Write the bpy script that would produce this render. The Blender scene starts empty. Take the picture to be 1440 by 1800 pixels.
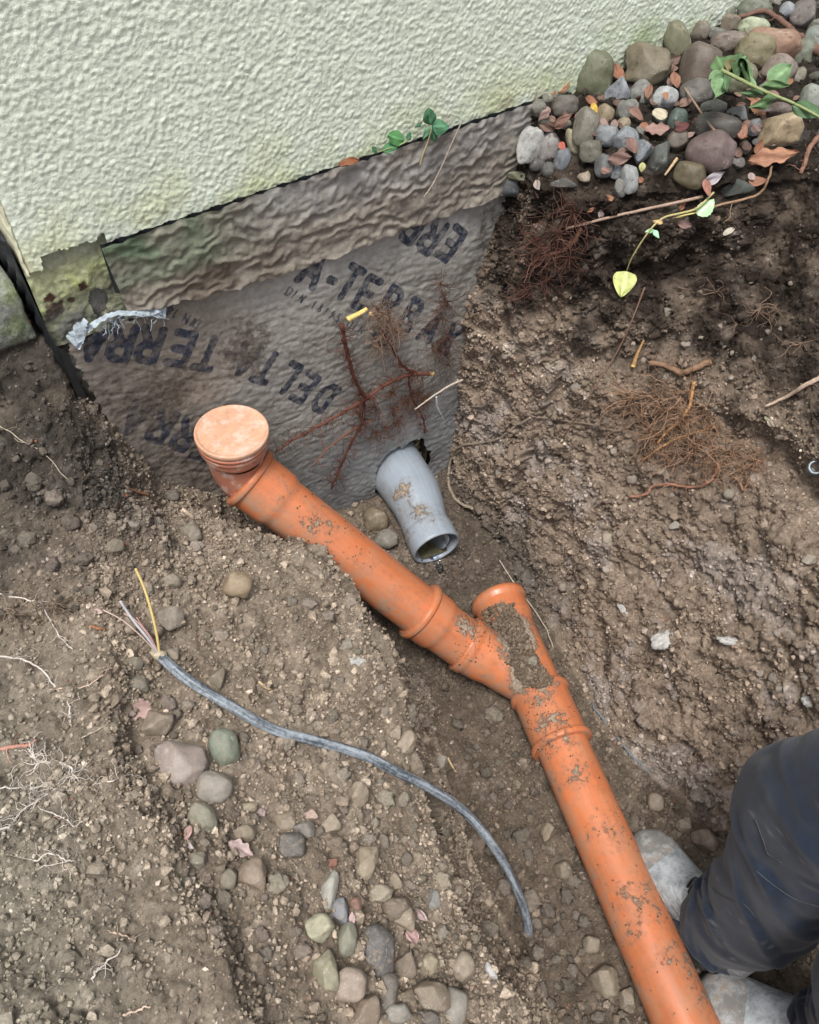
import bpy, math, random
import numpy as np
from mathutils import Vector, Matrix
from mathutils.bvhtree import BVHTree

random.seed(7); RNG = np.random.default_rng(11)
SC = bpy.context.scene
COL = SC.collection
V = lambda *a: np.array(a, float)

# ------------------------------------------------------------------ camera
F = 1444.0                                   # focal length in photo pixels (1440 wide)
PITCH = math.radians(50)
CAM = V(0, -1.176, 1.63)
HEAD = V(math.cos(math.radians(55)), math.sin(math.radians(55)), 0)
RIGHT = V(HEAD[1], -HEAD[0], 0)
FW = HEAD*math.cos(PITCH) - V(0, 0, 1)*math.sin(PITCH)
DN = -HEAD*math.sin(PITCH) - V(0, 0, 1)*math.cos(PITCH)
cd = bpy.data.cameras.new('camera'); cam = bpy.data.objects.new('camera', cd); COL.objects.link(cam)
cd.sensor_fit = 'HORIZONTAL'; cd.sensor_width = 36; cd.lens = 36*F/1440
cd.clip_start = 0.02; cd.clip_end = 500
cam.matrix_world = Matrix(((RIGHT[0], -DN[0], -FW[0], CAM[0]), (RIGHT[1], -DN[1], -FW[1], CAM[1]),
                           (RIGHT[2], -DN[2], -FW[2], CAM[2]), (0, 0, 0, 1)))
SC.camera = cam
# ------------------------------------------------------------------ sky and sun (overcast)
SUN_EL, SUN_AZ = math.radians(70), math.radians(230)      # azimuth of the sun, clockwise from +Y
w = bpy.data.worlds.new('World'); SC.world = w; w.use_nodes = True
wn = w.node_tree; wn.nodes.clear()
sk = wn.nodes.new('ShaderNodeTexSky'); sk.sky_type = 'NISHITA'; sk.sun_disc = False
sk.sun_elevation = SUN_EL; sk.sun_rotation = SUN_AZ; sk.dust_density = 4.0; sk.air_density = 1.0; sk.ozone_density = 1.0
hs = wn.nodes.new('ShaderNodeHueSaturation'); hs.inputs['Saturation'].default_value = 0.28
bg = wn.nodes.new('ShaderNodeBackground'); bg.inputs[1].default_value = 0.095
wo = wn.nodes.new('ShaderNodeOutputWorld')
wn.links.new(sk.outputs[0], hs.inputs['Color']); wn.links.new(hs.outputs[0], bg.inputs[0]); wn.links.new(bg.outputs[0], wo.inputs[0])
sl = bpy.data.lights.new('sun', 'SUN'); sl.energy = 1.5; sl.angle = math.radians(16); sl.color = (1.0, 0.965, 0.91)
so = bpy.data.objects.new('sun', sl); COL.objects.link(so)
sdir = V(math.sin(SUN_AZ)*math.cos(SUN_EL), math.cos(SUN_AZ)*math.cos(SUN_EL), math.sin(SUN_EL))
so.rotation_euler = Vector(sdir).to_track_quat('Z', 'Y').to_euler(); so.location = (0, 0, 6)
SC.view_settings.view_transform = 'Standard'; SC.view_settings.look = 'None'
SC.view_settings.exposure = 1.12; SC.view_settings.gamma = 1; SC.view_settings.use_curve_mapping = False
SC.render.engine = 'CYCLES'
SC.render.resolution_x = 819; SC.render.resolution_y = 1024

# ------------------------------------------------------------------ pixel helpers (a pixel gives a direction)
def ray(x, y): return FW + RIGHT*((x-720)/F) + DN*((y-900)/F)
def at_z(x, y, z): v = ray(x, y); return CAM + v*((z-CAM[2])/v[2])
def at_t(x, y, t): return CAM + ray(x, y)*t
def at_wall(x, y, Y=0.0): v = ray(x, y); return CAM + v*((Y-CAM[1])/v[1])
def depth(p): return float((np.asarray(p)-CAM) @ FW)
def project(P):
    Q = P-CAM; t = Q @ FW
    return 720+F*(Q @ RIGHT)/t, 900+F*(Q @ DN)/t, t

# ------------------------------------------------------------------ numpy noise
_G = RNG.normal(size=(4096, 3)); _G /= np.linalg.norm(_G, axis=1)[:, None]
def _h(i, j, k, s=0):
    a = (i*73856093) ^ (j*19349663) ^ (k*83492791) ^ (s*2654435761)
    a = (a ^ (a >> 13))*1274126177
    return (a ^ (a >> 16)) & 0x7fffffff
def perlin(P, seed=0):
    P = np.asarray(P, float); I = np.floor(P).astype(np.int64); f = P-I; u = f*f*f*(f*(f*6-15)+10)
    out = 0
    for dx in (0, 1):
        wx = u[:, 0] if dx else 1-u[:, 0]
        for dy in (0, 1):
            wy = u[:, 1] if dy else 1-u[:, 1]
            for dz in (0, 1):
                wz = u[:, 2] if dz else 1-u[:, 2]
                g = _G[_h(I[:, 0]+dx, I[:, 1]+dy, I[:, 2]+dz, seed) % 4096]
                out = out + wx*wy*wz*(g[:, 0]*(f[:, 0]-dx)+g[:, 1]*(f[:, 1]-dy)+g[:, 2]*(f[:, 2]-dz))
    return out
def fbm(P, s, octv=3, seed=0, gain=.5):
    o = 0; a = 1; P = np.asarray(P, float)/s
    for k in range(octv): o = o + a*perlin(P*(2.03**k), seed+k*7); a *= gain
    return o
def lumps(P, cell, seed=0, lo=0.0, hi=.62):
    """half-buried clods: height of random spheres around a jittered lattice, plus a random id per point"""
    Q = np.asarray(P, float)/cell; I = np.floor(Q).astype(np.int64); best = np.zeros(len(Q)); ident = np.zeros(len(Q))
    for dx in (-1, 0, 1):
        for dy in (-1, 0, 1):
            for dz in (-1, 0, 1):
                c = I+np.array([dx, dy, dz]); h = _h(c[:, 0], c[:, 1], c[:, 2], seed)
                jx = (h & 1023)/1023.; jy = ((h >> 10) & 1023)/1023.; jz = ((h >> 20) & 1023)/1023.
                r = lo+(hi-lo)*(((h*7919) >> 5) & 1023)/1023.
                d2 = (Q[:, 0]-c[:, 0]-jx)**2+(Q[:, 1]-c[:, 1]-jy)**2+(Q[:, 2]-c[:, 2]-jz)**2
                hh = np.sqrt(np.maximum(r*r-d2, 0)); m = hh > best
                best[m] = hh[m]; ident[m] = jx[m]
    return best*cell, ident
def sstep(a, b, x): t = np.clip((x-a)/(b-a), 0, 1); return t*t*(3-2*t)
def mixc(a, b, t): return a*(1-t[:, None])+np.asarray(b)[None]*t[:, None]
def desat(c, k): c = np.asarray(c, float); return c+k*(c.mean(-1, keepdims=True)-c)
def srgb(r, g, b):
    c = np.array([r, g, b])/255.; return np.where(c <= .04045, c/12.92, ((c+.055)/1.055)**2.4)

# ------------------------------------------------------------------ materials
class NT:
    def __init__(s, name, rough=.8, spec=.3):
        s.m = bpy.data.materials.new(name); s.m.use_nodes = True; s.t = s.m.node_tree; s.n = s.t.nodes
        s.b = s.n['Principled BSDF']; s.b.inputs['Roughness'].default_value = rough; s.b.inputs['Specular IOR Level'].default_value = spec
        s.out = s.n['Material Output']; s.co = s.n.new('ShaderNodeTexCoord').outputs['Object']
    def L(s, a, b): s.t.links.new(a, b)
    def noise(s, scale, detail=4, rough=.55, co=None, dist=0):
        n = s.n.new('ShaderNodeTexNoise'); n.inputs['Scale'].default_value = scale; n.inputs['Detail'].default_value = detail
        n.inputs['Roughness'].default_value = rough; n.inputs['Distortion'].default_value = dist; s.L(co or s.co, n.inputs['Vector']); return n.outputs['Fac']
    def vor(s, scale, co=None, feat='F1'):
        n = s.n.new('ShaderNodeTexVoronoi'); n.feature = feat; n.inputs['Scale'].default_value = scale; s.L(co or s.co, n.inputs['Vector']); return n
    def stretch(s, sx, sy, sz, co=None):
        n = s.n.new('ShaderNodeMapping'); n.inputs['Scale'].default_value = (sx, sy, sz); s.L(co or s.co, n.inputs['Vector']); return n.outputs[0]
    def ramp(s, v, a, b, lo=0., hi=1.):
        n = s.n.new('ShaderNodeMapRange'); n.inputs[1].default_value = a; n.inputs[2].default_value = b; n.inputs[3].default_value = lo; n.inputs[4].default_value = hi
        n.interpolation_type = 'SMOOTHSTEP'; s.L(v, n.inputs[0]); return n.outputs[0]
    def mix(s, f, a, b, mode='MIX'):
        n = s.n.new('ShaderNodeMix'); n.data_type = 'RGBA'; n.blend_type = mode
        for sock, val in ((n.inputs[0], f), (n.inputs[6], a), (n.inputs[7], b)):
            if hasattr(val, 'node'): s.L(val, sock)
            elif isinstance(val, (int, float)): sock.default_value = val
            else: sock.default_value = (*val, 1)
        return n.outputs[2]
    def math(s, op, a, b=0.5):
        n = s.n.new('ShaderNodeMath'); n.operation = op
        for k, val in ((0, a), (1, b)):
            if hasattr(val, 'node'): s.L(val, n.inputs[k])
            else: n.inputs[k].default_value = val
        return n.outputs[0]
    def grey(s, v, lo=.7, hi=1.3):   # value around 1 as a colour for multiplying
        n = s.n.new('ShaderNodeMapRange'); n.inputs[1].default_value = .25; n.inputs[2].default_value = .75; n.inputs[3].default_value = lo; n.inputs[4].default_value = hi
        s.L(v, n.inputs[0]); return n.outputs[0]
    def mul(s, col, v):
        n = s.n.new('ShaderNodeMix'); n.data_type = 'RGBA'; n.blend_type = 'MULTIPLY'; n.inputs[0].default_value = 1
        s.L(col, n.inputs[6]); s.L(v, n.inputs[7]); return n.outputs[2]
    def attr(s, name): n = s.n.new('ShaderNodeAttribute'); n.attribute_name = name; return n
    def objcol(s): return s.n.new('ShaderNodeObjectInfo').outputs['Color']
    def objrand(s): return s.n.new('ShaderNodeObjectInfo').outputs['Random']
    def normal_z(s):
        g = s.n.new('ShaderNodeNewGeometry'); x = s.n.new('ShaderNodeSeparateXYZ'); s.L(g.outputs['Normal'], x.inputs[0]); return x.outputs[2]
    def bump(s, h, dist, strength=1.0, prev=None):
        n = s.n.new('ShaderNodeBump'); n.inputs['Strength'].default_value = strength; n.inputs['Distance'].default_value = dist
        s.L(h, n.inputs['Height'])
        if prev: s.L(prev, n.inputs['Normal'])
        s.L(n.outputs[0], s.b.inputs['Normal']); return n.outputs[0]
    def color(s, c): 
        if hasattr(c, 'node'): s.L(c, s.b.inputs['Base Color'])
        else: s.b.inputs['Base Color'].default_value = (*c, 1)
    def rough(s, v): s.L(v, s.b.inputs['Roughness'])

SOIL = V(.225, .172, .126); SOIL_PALE = V(.315, .252, .188); HUMUS = V(.034, .025, .020); SOIL_DARK = V(.085, .060, .042)
def m_soil():
    n = NT('soil', 1.0, .03); a = n.attr('col').outputs['Color']
    c = n.mul(a, n.grey(n.noise(140, 5, .65), .62, 1.38)); c = n.mul(c, n.grey(n.noise(28, 4, .6), .8, 1.2))
    v = n.vor(210); r = n.ramp(v.outputs['Distance'], .05, .26, 1, 0); g = n.ramp(n.noise(60, 2), .56, .66)
    c = n.mix(n.math('MULTIPLY', n.math('MULTIPLY', r, g), .55), c, (.36, .32, .27)); n.color(c)
    b = n.bump(n.noise(300, 5, .75), .005, 1.0); n.bump(n.noise(900, 3, .6), .0016, .8, b); return n.m
def m_stone(name, mudcol, dusty):
    n = NT(name, .62, .35); c = n.objcol(); r = n.objrand()
    cv = n.n.new('ShaderNodeCombineXYZ'); n.L(r, cv.inputs[0]); n.L(r, cv.inputs[1])
    va = n.n.new('ShaderNodeVectorMath'); va.operation = 'MULTIPLY_ADD'; n.L(cv.outputs[0], va.inputs[0]); va.inputs[1].default_value = (50, 90, 0); n.L(n.co, va.inputs[2]); co = va.outputs[0]
    c = n.mul(c, n.grey(n.noise(2.2, 5, .6, co), .72, 1.25)); c = n.mul(c, n.grey(n.noise(14, 4, .7, co), .82, 1.16))
    sp = n.ramp(n.noise(26, 3, .6, co), .62, .72); c = n.mix(n.math('MULTIPLY', sp, .4), c, (.05, .045, .04))
    mud = n.ramp(n.noise(2.6, 5, .68, co), .53, .66); c = n.mix(n.math('MULTIPLY', mud, .6), c, mudcol)
    fine = n.ramp(n.noise(9, 6, .75, co), .50, .68, 0, dusty); c = n.mix(fine, c, mudcol); n.color(c)
    vn = n.math('ABSOLUTE', n.math('SUBTRACT', n.noise(1.3, 3, .5, co, 1.2), .5)); c2 = n.mix(n.math('MULTIPLY', n.ramp(vn, .0, .014, 1, 0), n.ramp(n.noise(1.1, 2, .5, co), .52, .62, 0, .55)), c, (.50, .48, .44)); n.color(c2)
    n.rough(n.ramp(mud, 0, 1, .45, .95)); n.bump(n.noise(22, 5, .65, co), .0016, .5); return n.m
def m_clod():
    n = NT('clod', .95, .12); c = n.objcol()
    c = n.mul(c, n.grey(n.noise(3, 5, .65), .65, 1.3)); c = n.mul(c, n.grey(n.noise(20, 3, .6), .75, 1.25)); n.color(c)
    n.bump(n.noise(9, 6, .75), .005, 1.0); return n.m
def m_attr(name, rough=.9, spec=.2, sc=120, amp=.3, bump=.003):
    n = NT(name, rough, spec); c = n.mul(n.attr('col').outputs['Color'], n.grey(n.noise(sc, 4, .6), 1-amp, 1+amp)); n.color(c)
    if bump: n.bump(n.noise(sc*3, 4, .6), bump, .7)
    return n.m
def m_plain(name, col, rough=.7, spec=.3, sc=60, amp=.2, bump=.002, metal=0):
    n = NT(name, rough, spec); rgb = n.n.new('ShaderNodeRGB'); rgb.outputs[0].default_value = (*col, 1)
    c = n.mul(rgb.outputs[0], n.grey(n.noise(sc, 4, .6), 1-amp, 1+amp)); n.color(c); n.b.inputs['Metallic'].default_value = metal
    if bump: n.bump(n.noise(sc*4, 4, .6), bump, .6)
    return n.m
def m_stucco():
    n = NT('stucco', .85, .25); c = n.attr('col').outputs['Color']
    c = n.mul(c, n.grey(n.noise(9, 3), .94, 1.05)); c = n.mul(c, n.grey(n.noise(160, 3), .93, 1.06)); n.color(c)
    n.bump(n.noise(420, 3, .6), .0018, .6); return n.m
def m_membrane():
    n = NT('membrane', .8, .25); c = n.attr('col').outputs['Color']
    c = n.mul(c, n.grey(n.noise(55, 5, .65), .75, 1.22)); c = n.mul(c, n.grey(n.noise(320, 3, .6), .86, 1.12))
    ink = n.attr('ink').outputs['Fac']; k = n.ramp(ink, -.0010, .0010, 1, 0)
    wear = n.ramp(n.noise(65, 5, .7), .40, .66, .95, .36)
    k = n.math('MULTIPLY', k, wear); c = n.mix(k, c, (.014, .021, .044)); 
    mud = n.attr('mud').outputs['Fac']; mm = n.math('ADD', mud, n.math('MULTIPLY', n.math('SUBTRACT', n.noise(38, 6, .72), .5), 2.2))
    mf = n.ramp(mm, .45, .85, 0, .80); c = n.mix(mf, c, n.mix(n.ramp(n.noise(120, 4, .6), .3, .7), (.045, .038, .032), (.135, .112, .092)))
    sp = n.ramp(n.noise(170, 2), .70, .76, 0, .8); c = n.mix(n.math('MULTIPLY', sp, mf), c, (.28, .25, .21))
    n.color(c); st = n.stretch(1, 1, 2.4); b = n.bump(n.noise(120, 4, .6, st, .6), .002, .55); n.bump(n.noise(700, 2), .001, .5, b); return n.m
def m_pipe(name, col, dirt=.5, gloss=.32, lime=0, dustcol=(.37, .20, .12), smcol=(.20, .105, .062)):
    n = NT(name, gloss, .5); rgb = n.n.new('ShaderNodeRGB'); rgb.outputs[0].default_value = (*col, 1)
    c = n.mul(rgb.outputs[0], n.grey(n.noise(7, 4), .84, 1.1))
    scr = n.noise(60, 4, .65, n.stretch(.10, 1, 1, n.attr('axis').outputs['Vector'])); c = n.mul(c, n.grey(scr, .80, 1.16)); film = n.ramp(n.noise(24, 4, .65, n.stretch(.22, 1, 1, n.attr('axis').outputs['Vector'])), .46, .70, 0, .42*dirt); c = n.mix(film, c, dustcol)
    a = n.attr('dirt').outputs['Fac']                                  # where soil has been laid or smeared
    big = n.noise(17, 6, .66); fine = n.noise(85, 5, .7); v = n.math('ADD', n.math('MULTIPLY', n.math('SUBTRACT', big, .5), 1.6), n.math('MULTIPLY', n.math('SUBTRACT', fine, .5), 1.3))
    v = n.math('ADD', v, a); d = n.ramp(v, .50-.12*dirt, .62-.06*dirt)
    dust = n.ramp(n.noise(24, 5, .65), .36, .72, .04, .42*dirt); c = n.mix(dust, c, dustcol)
    if lime: c = n.mix(n.ramp(n.noise(30, 6, .7), .48, .64, 0, lime), c, (.62, .50, .44))
    sm = n.ramp(v, .02, .55, 0, .55); c = n.mix(sm, c, smcol)
    c = n.mix(d, c, n.mix(n.ramp(n.noise(160, 4, .6), .35, .7), (.20, .155, .115), (.38, .305, .235)))
    flank = n.math('MULTIPLY', n.ramp(n.normal_z(), .75, .15, 0, 1), n.ramp(n.noise(34, 5, .7), .42, .62, 0, .62*dirt)); c = n.mix(flank, c, (.30, .225, .165)); n.color(c)
    n.rough(n.ramp(n.math('ADD', n.math('ADD', d, sm), n.math('MULTIPLY', dust, .8)), 0, .9, gloss, .95)); b = n.bump(n.math('MULTIPLY', d, n.noise(130, 4, .7)), .0045, .9); n.bump(n.noise(500, 3), .0006, .3, b); return n.m

M_SOIL = m_soil(); M_STONE = m_stone('river stone', (.075, .055, .042), .35); M_DUSTY = m_stone('dusty stone', (.27, .21, .155), .75); M_CLOD = m_clod(); M_STUCCO = m_stucco(); M_MEMB = m_membrane()
M_CRUMB = m_attr('soil crumb', .95, .12, 260, .35, .002)
M_ROOT = m_attr('root bark', .85, .25, 300, .35, .0012)
M_ORANGE = m_pipe('orange pvc', (.51, .152, .057), 1.0); M_RED = m_pipe('faded red pvc', (.46, .16, .10), .35, .5, .75); M_GREY = m_pipe('grey pvc', (.27, .315, .37), .5, .38, 0, (.33, .34, .35), (.17, .15, .13))
M_BLACK = m_plain('black dimple sheet', (.014, .016, .019), .42, .5, 40, .4, .001)
M_CONC = m_plain('concrete', (.20, .195, .175), .95, .15, 60, .45, .004)
M_TORN = m_plain('torn fleece', (.33, .38, .42), .9, .1, 90, .45, .002)

# ------------------------------------------------------------------ object helpers
def tag(o, label=None, cat=None, group=None, kind=None):
    if label: o['label'] = label
    if cat: o['category'] = cat
    if group: o['group'] = group
    if kind: o['kind'] = kind
    return o
def thing(name, label, cat, loc, group=None):
    o = bpy.data.objects.new(name, None); COL.objects.link(o); o.location = tuple(float(v) for v in loc); o.empty_display_size = .05
    return tag(o, label, cat, group)
def mk_mesh(name, verts, faces, smooth=True, attrs=None, mat=None):
    me = bpy.data.meshes.new(name); verts = np.ascontiguousarray(verts, dtype=np.float32)
    if isinstance(faces, np.ndarray):
        nf, k = faces.shape; me.vertices.add(len(verts)); me.vertices.foreach_set('co', verts.ravel())
        me.loops.add(nf*k); me.loops.foreach_set('vertex_index', faces.astype(np.int32).ravel())
        me.polygons.add(nf); me.polygons.foreach_set('loop_start', np.arange(0, nf*k, k, dtype=np.int32))
        me.update(calc_edges=True)
    else: me.from_pydata([tuple(map(float, v)) for v in verts], [], faces); me.update()
    me.polygons.foreach_set('use_smooth', np.full(len(me.polygons), smooth, dtype=bool))
    for k, val in (attrs or {}).items():
        val = np.asarray(val, dtype=np.float32)
        if val.ndim == 2:
            a = me.attributes.new(k, 'FLOAT_COLOR', 'POINT'); a.data.foreach_set('color', np.hstack([val, np.ones((len(val), 1), np.float32)]).ravel())
        else: a = me.attributes.new(k, 'FLOAT', 'POINT'); a.data.foreach_set('value', val)
    if mat: me.materials.append(mat)
    return me
def obj(name, me, parent=None, kind=None):
    o = bpy.data.objects.new(name, me); COL.objects.link(o)
    if parent: o.parent = parent; o.matrix_parent_inverse = Matrix.Identity(4)
    if kind: o['kind'] = kind
    return o
def part(name, verts, faces, mat, parent, smooth=True, attrs=None, kind=None, label=None):
    """part of a thing: verts are in world space, the parent empty carries the location"""
    base = V(0, 0, 0); p = parent
    while p: base = base+np.array(p.location); p = p.parent
    o = obj(name, mk_mesh(name, np.asarray(verts)-base, faces, smooth, attrs, mat), parent, kind)
    if label: o['label'] = label
    return o
def solo(name, verts, faces, mat, label, cat, group=None, smooth=True, attrs=None, kind=None, loc=None):
    verts = np.asarray(verts, float); c = np.array([verts[:, 0].mean(), verts[:, 1].mean(), verts[:, 2].min()]) if loc is None else np.asarray(loc, float)
    o = obj(name, mk_mesh(name, verts-c, faces, smooth, attrs, mat)); o.location = tuple(c); return tag(o, label, cat, group, kind)
def grid_faces(nr, nc, closed=False):
    r = np.arange(nr-1)[:, None]; c = np.arange(nc if closed else nc-1)[None]; c1 = (c+1) % nc
    return np.stack([r*nc+c, r*nc+c1, (r+1)*nc+c1, (r+1)*nc+c], -1).reshape(-1, 4)
class MB:   # collects pieces of one part
    def __init__(s): s.v = []; s.f = []; s.c = []; s.n = 0
    def add(s, v, f, col=None):
        v = np.asarray(v, float); s.v.append(v); s.f += [tuple(int(i)+s.n for i in q) for q in f]; s.n += len(v)
        s.c.append(np.tile(np.asarray(col if col is not None else (1, 1, 1), float), (len(v), 1)) if col is None or np.ndim(col) == 1 else col)
    def arr(s): return np.vstack(s.v), s.f, np.vstack(s.c)
def frame(t):
    t = t/np.linalg.norm(t); a = V(0, 0, 1) if abs(t[2]) < .9 else V(1, 0, 0); u = np.cross(a, t); u /= np.linalg.norm(u); return u, np.cross(t, u)
def tube(pts, rad, n=6, cap=True):
    pts = np.asarray(pts, float); k = len(pts); rad = np.broadcast_to(np.asarray(rad, float), (k,)); T = np.gradient(pts, axis=0)
    u, w = frame(T[0]); out = []
    for i in range(k):
        t = T[i]/(np.linalg.norm(T[i])+1e-12); u = u-t*(u@t); u /= np.linalg.norm(u)+1e-12; w = np.cross(t, u)
        a = np.arange(n)*2*math.pi/n; out.append(pts[i]+rad[i]*(np.cos(a)[:, None]*u+np.sin(a)[:, None]*w))
    v = np.vstack(out); f = [tuple(q) for q in grid_faces(k, n, True)]
    if cap: f += [tuple(range(n))[::-1], tuple(range((k-1)*n, k*n))]
    return v, f
def smooth_path(pts, k=8):
    P = np.asarray(pts, float); Q = np.vstack([2*P[0]-P[1], P, 2*P[-1]-P[-2]]); out = []
    for i in range(1, len(Q)-2):
        for s in np.arange(k)/k:
            a, b, c, d = Q[i-1], Q[i], Q[i+1], Q[i+2]
            out.append(.5*((2*b)+(c-a)*s+(2*a-5*b+4*c-d)*s*s+(-a+3*b-3*c+d)*s**3))
    return np.array(out+[P[-1]])
def lathe(P, Q, prof, n=48):
    """surface of revolution about the axis P->Q; prof = [(metres along the axis from P, radius)...]"""
    P = np.asarray(P, float); t = np.asarray(Q, float)-P; t /= np.linalg.norm(t); u, w = frame(t); a = np.arange(n)*2*math.pi/n
    ring = np.cos(a)[:, None]*u+np.sin(a)[:, None]*w
    v = np.vstack([P+t*s+ring*r for s, r in prof]); f = [tuple(q) for q in grid_faces(len(prof), n, True)]
    ax = np.vstack([np.column_stack([np.full(n, s), np.cos(a)*r, np.sin(a)*r]) for s, r in prof]); return v, f, ax

# ------------------------------------------------------------------ terrain: cross-sections laid between rails
def pr(*pts): return np.array([at_z(*p) for p in pts])
def rail(*rows): A = np.vstack([np.atleast_2d(r) for r in rows]); return A[np.argsort(A[:, 1])]
far = lambda x, z, y: V(x, y, z)
RA = rail(far(-14, .8, 1), far(-14, .8, -2))
RB = rail(far(-.30, .96, .5), far(-.30, .94, .14), far(-.30, .80, .045), far(-.32, .66, -.08), far(-.34, .58, -.4), far(-.36, .62, -.65), far(-.36, .66, -.85), far(-.36, .68, -1.4))
RL1 = rail(far(.108, .96, .5), far(.112, .94, .14), far(.118, .80, .045), far(.120, .73, 0), pr((150, 900, .57), (180, 1100, .54), (200, 1300, .55), (207, 1417, .575), (277, 1467, .585), (303, 1553, .585), (377, 1670, .58), (417, 1800, .57)), far(-.1, .57, -1.4))
RL2 = rail(far(.15, .86, .5), far(.16, .64, 0), pr((200, 890, .545), (225, 1100, .51), (240, 1300, .49), (262, 1425, .53), (318, 1465, .53), (345, 1560, .525), (420, 1680, .515), (460, 1800, .51)), far(-.05, .44, -1.4))
RM = rail(far(.22, .42, .5), far(.215, .44, 0), pr((290, 930, .455), (400, 1050, .43), (450, 1200, .42), (520, 1350, .41), (600, 1500, .395), (680, 1650, .36), (750, 1790, .32)), far(.15, .30, -1.4))
RC = rail(far(.371, .287, .5), far(.371, .287, 0), far(.25, .40, -.065), pr((320, 890, .42), (400, 920, .40), (540, 950, .375), (600, 1010, .35), (640, 1080, .33), (690, 1180, .315), (725, 1300, .295), (755, 1473, .27), (805, 1560, .24), (875, 1713, .2), (918, 1790, .18)), far(.25, .17, -1.4))
RD = rail(far(.557, .10, .5), far(.557, .10, 0), far(.50, .08, -.25), pr((690, 1130, .0), (742, 1200, -.035), (778, 1330, -.055), (838, 1540, -.055), (925, 1657, -.055), (975, 1790, -.055)), far(.40, -.055, -1.4))
RE = rail(far(.95, .05, .5), far(.945, .04, 0), pr((860, 930, 0), (960, 1090, -.05), (1060, 1290, -.055), (1150, 1370, -.055)), far(.83, -.055, -1.1), far(.86, -.055, -1.4))
RF = rail(far(.955, .5, .5), far(.955, .5, 0), far(1.0, .5, -.2), far(1.09, .55, -.47), far(1.16, .60, -.7), far(1.10, .60, -.96), far(1.12, .6, -1.4))
RG = rail(far(1.05, .8, .5), far(1.05, .80, 0), pr((1000, 345, .85), (1200, 335, .87), (1440, 310, .87)), far(1.50, .87, -.7), far(1.5, .87, -1.4))
RG2 = rail(far(1.12, .95, .5), far(1.10, .93, 0), far(1.16, .93, -.14), far(1.30, .93, -.28), far(1.55, .94, -.36), far(1.62, .92, -.7), far(1.62, .9, -1.4))
RH = rail(far(2.2, 1.0, .5), far(2.2, 1.0, 0), far(2.2, .95, -.4), far(2.2, .92, -1.4))
RI = rail(far(14, .9, 1), far(14, .9, -2))
RAILS = [RA, RB, RL1, RL2, RM, RC, RD, RE, RF, RG, RG2, RH, RI]
SEGN = [26, 84, 26, 56, 56, 92, 112, 180, 118, 46, 120, 26]
ys = np.concatenate([np.linspace(9, .5, 14)[:-1], np.linspace(.5, .14, 14)[:-1], np.arange(.14, -1.36, -.0031), np.linspace(-1.365, -2.0, 40), np.linspace(-2.05, -12, 20)])
def gsm(A, s, axis):
    k = np.exp(-.5*(np.arange(-int(3*s), int(3*s)+1)/s)**2); k /= k.sum(); r = len(k)//2
    B = np.concatenate([np.repeat(np.take(A, [0], axis), r, axis), A, np.repeat(np.take(A, [-1], axis), r, axis)], axis)
    return np.apply_along_axis(lambda v: np.convolve(v, k, 'valid'), axis, B)
close = sstep(-1.7, -2.5, ys)
RX = np.array([np.interp(ys, r[:, 1], r[:, 0]) for r in RAILS]); RZ = np.array([np.interp(ys, r[:, 1], r[:, 2]) for r in RAILS])
RZ = RZ*(1-close)+.8*close
RX = gsm(RX, 5, 1); RZ = gsm(RZ, 5, 1)
cx, cz = [], []
for i, n in enumerate(SEGN):
    s = np.linspace(0, 1, n, endpoint=(i == len(SEGN)-1))
    if i == 0: s = 1-(1-s)**3
    if i == len(SEGN)-1: s = s**3
    cx.append(RX[i][:, None]*(1-s)+RX[i+1][:, None]*s); sz0 = 1-(1-s)**1.9 if i == 5 else s; cz.append(RZ[i][:, None]*(1-sz0)+RZ[i+1][:, None]*sz0)
TX = np.hstack(cx); TZ = np.hstack(cz); NR, NC = TX.shape
TZ[:, 26:] = gsm(TZ, 2.6, 1)[:, 26:]
G = np.stack([TX, np.repeat(ys[:, None], NC, 1), TZ], -1)
def normals(G):
    a = np.gradient(G, axis=0); b = np.gradient(G, axis=1); n = np.cross(b, a); n /= np.linalg.norm(n, axis=-1, keepdims=True)+1e-12
    return n*np.where((n[..., 2] < 0) & (np.abs(n[..., 2]) > .2), -1, 1)[..., None]
N = normals(G)
if np.median(N[..., 2]) < 0: N = -N
P = G.reshape(-1, 3); NN = N.reshape(-1, 3)
seg_id = np.repeat(np.arange(len(SEGN)), SEGN); SEG = np.repeat(seg_id[None], NR, 0).ravel()
bank = sstep(.0, 1, ((SEG == 7)*1.0+(SEG == 8)*1.0)); fade = sstep(4, 2.2, np.abs(P[:, 0]))*sstep(-2.6, -1.9, P[:, 1])
wallside = sstep(-.02, .03, P[:, 1])*(P[:, 0] > .16)
# large forms
big = .030*fbm(P, .22, 2, 3)+.020*fbm(P, .085, 2, 9)
PWp = P+.020*np.column_stack([fbm(P, .05, 3, 25, .6), fbm(P, .05, 3, 26, .6), fbm(P, .05, 3, 27, .6)]); lb1, _ = lumps(PWp*V(1, 1, 1.5), .11, 21, .25, .72); lb2, _ = lumps(PWp*V(1, 1, 1.3), .052, 22, .2, .72)
big = np.where(SEG >= 7, big*1.1+(.17*lb1+.16*lb2*sstep(-.2, .25, fbm(P, .15, 2, 23))+.024*fbm(P, .07, 5, 24, .66)-.01)*np.clip(bank+.15, 0, 1), big)
big = np.where(SEG == 6, big*.45, big)
notch = np.exp(-((P[:, 0]-1.16)/.16)**2-((P[:, 1]+.78)/.22)**2-((P[:, 2]-.545)/.035)**2)*(SEG >= 7)   # hollow under the root mat
rooty = np.exp(-((P[:, 0]-1.06)/.10)**2-((P[:, 1]+.56)/.13)**2-((P[:, 2]-.56)/.12)**2)*(SEG >= 7)
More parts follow.
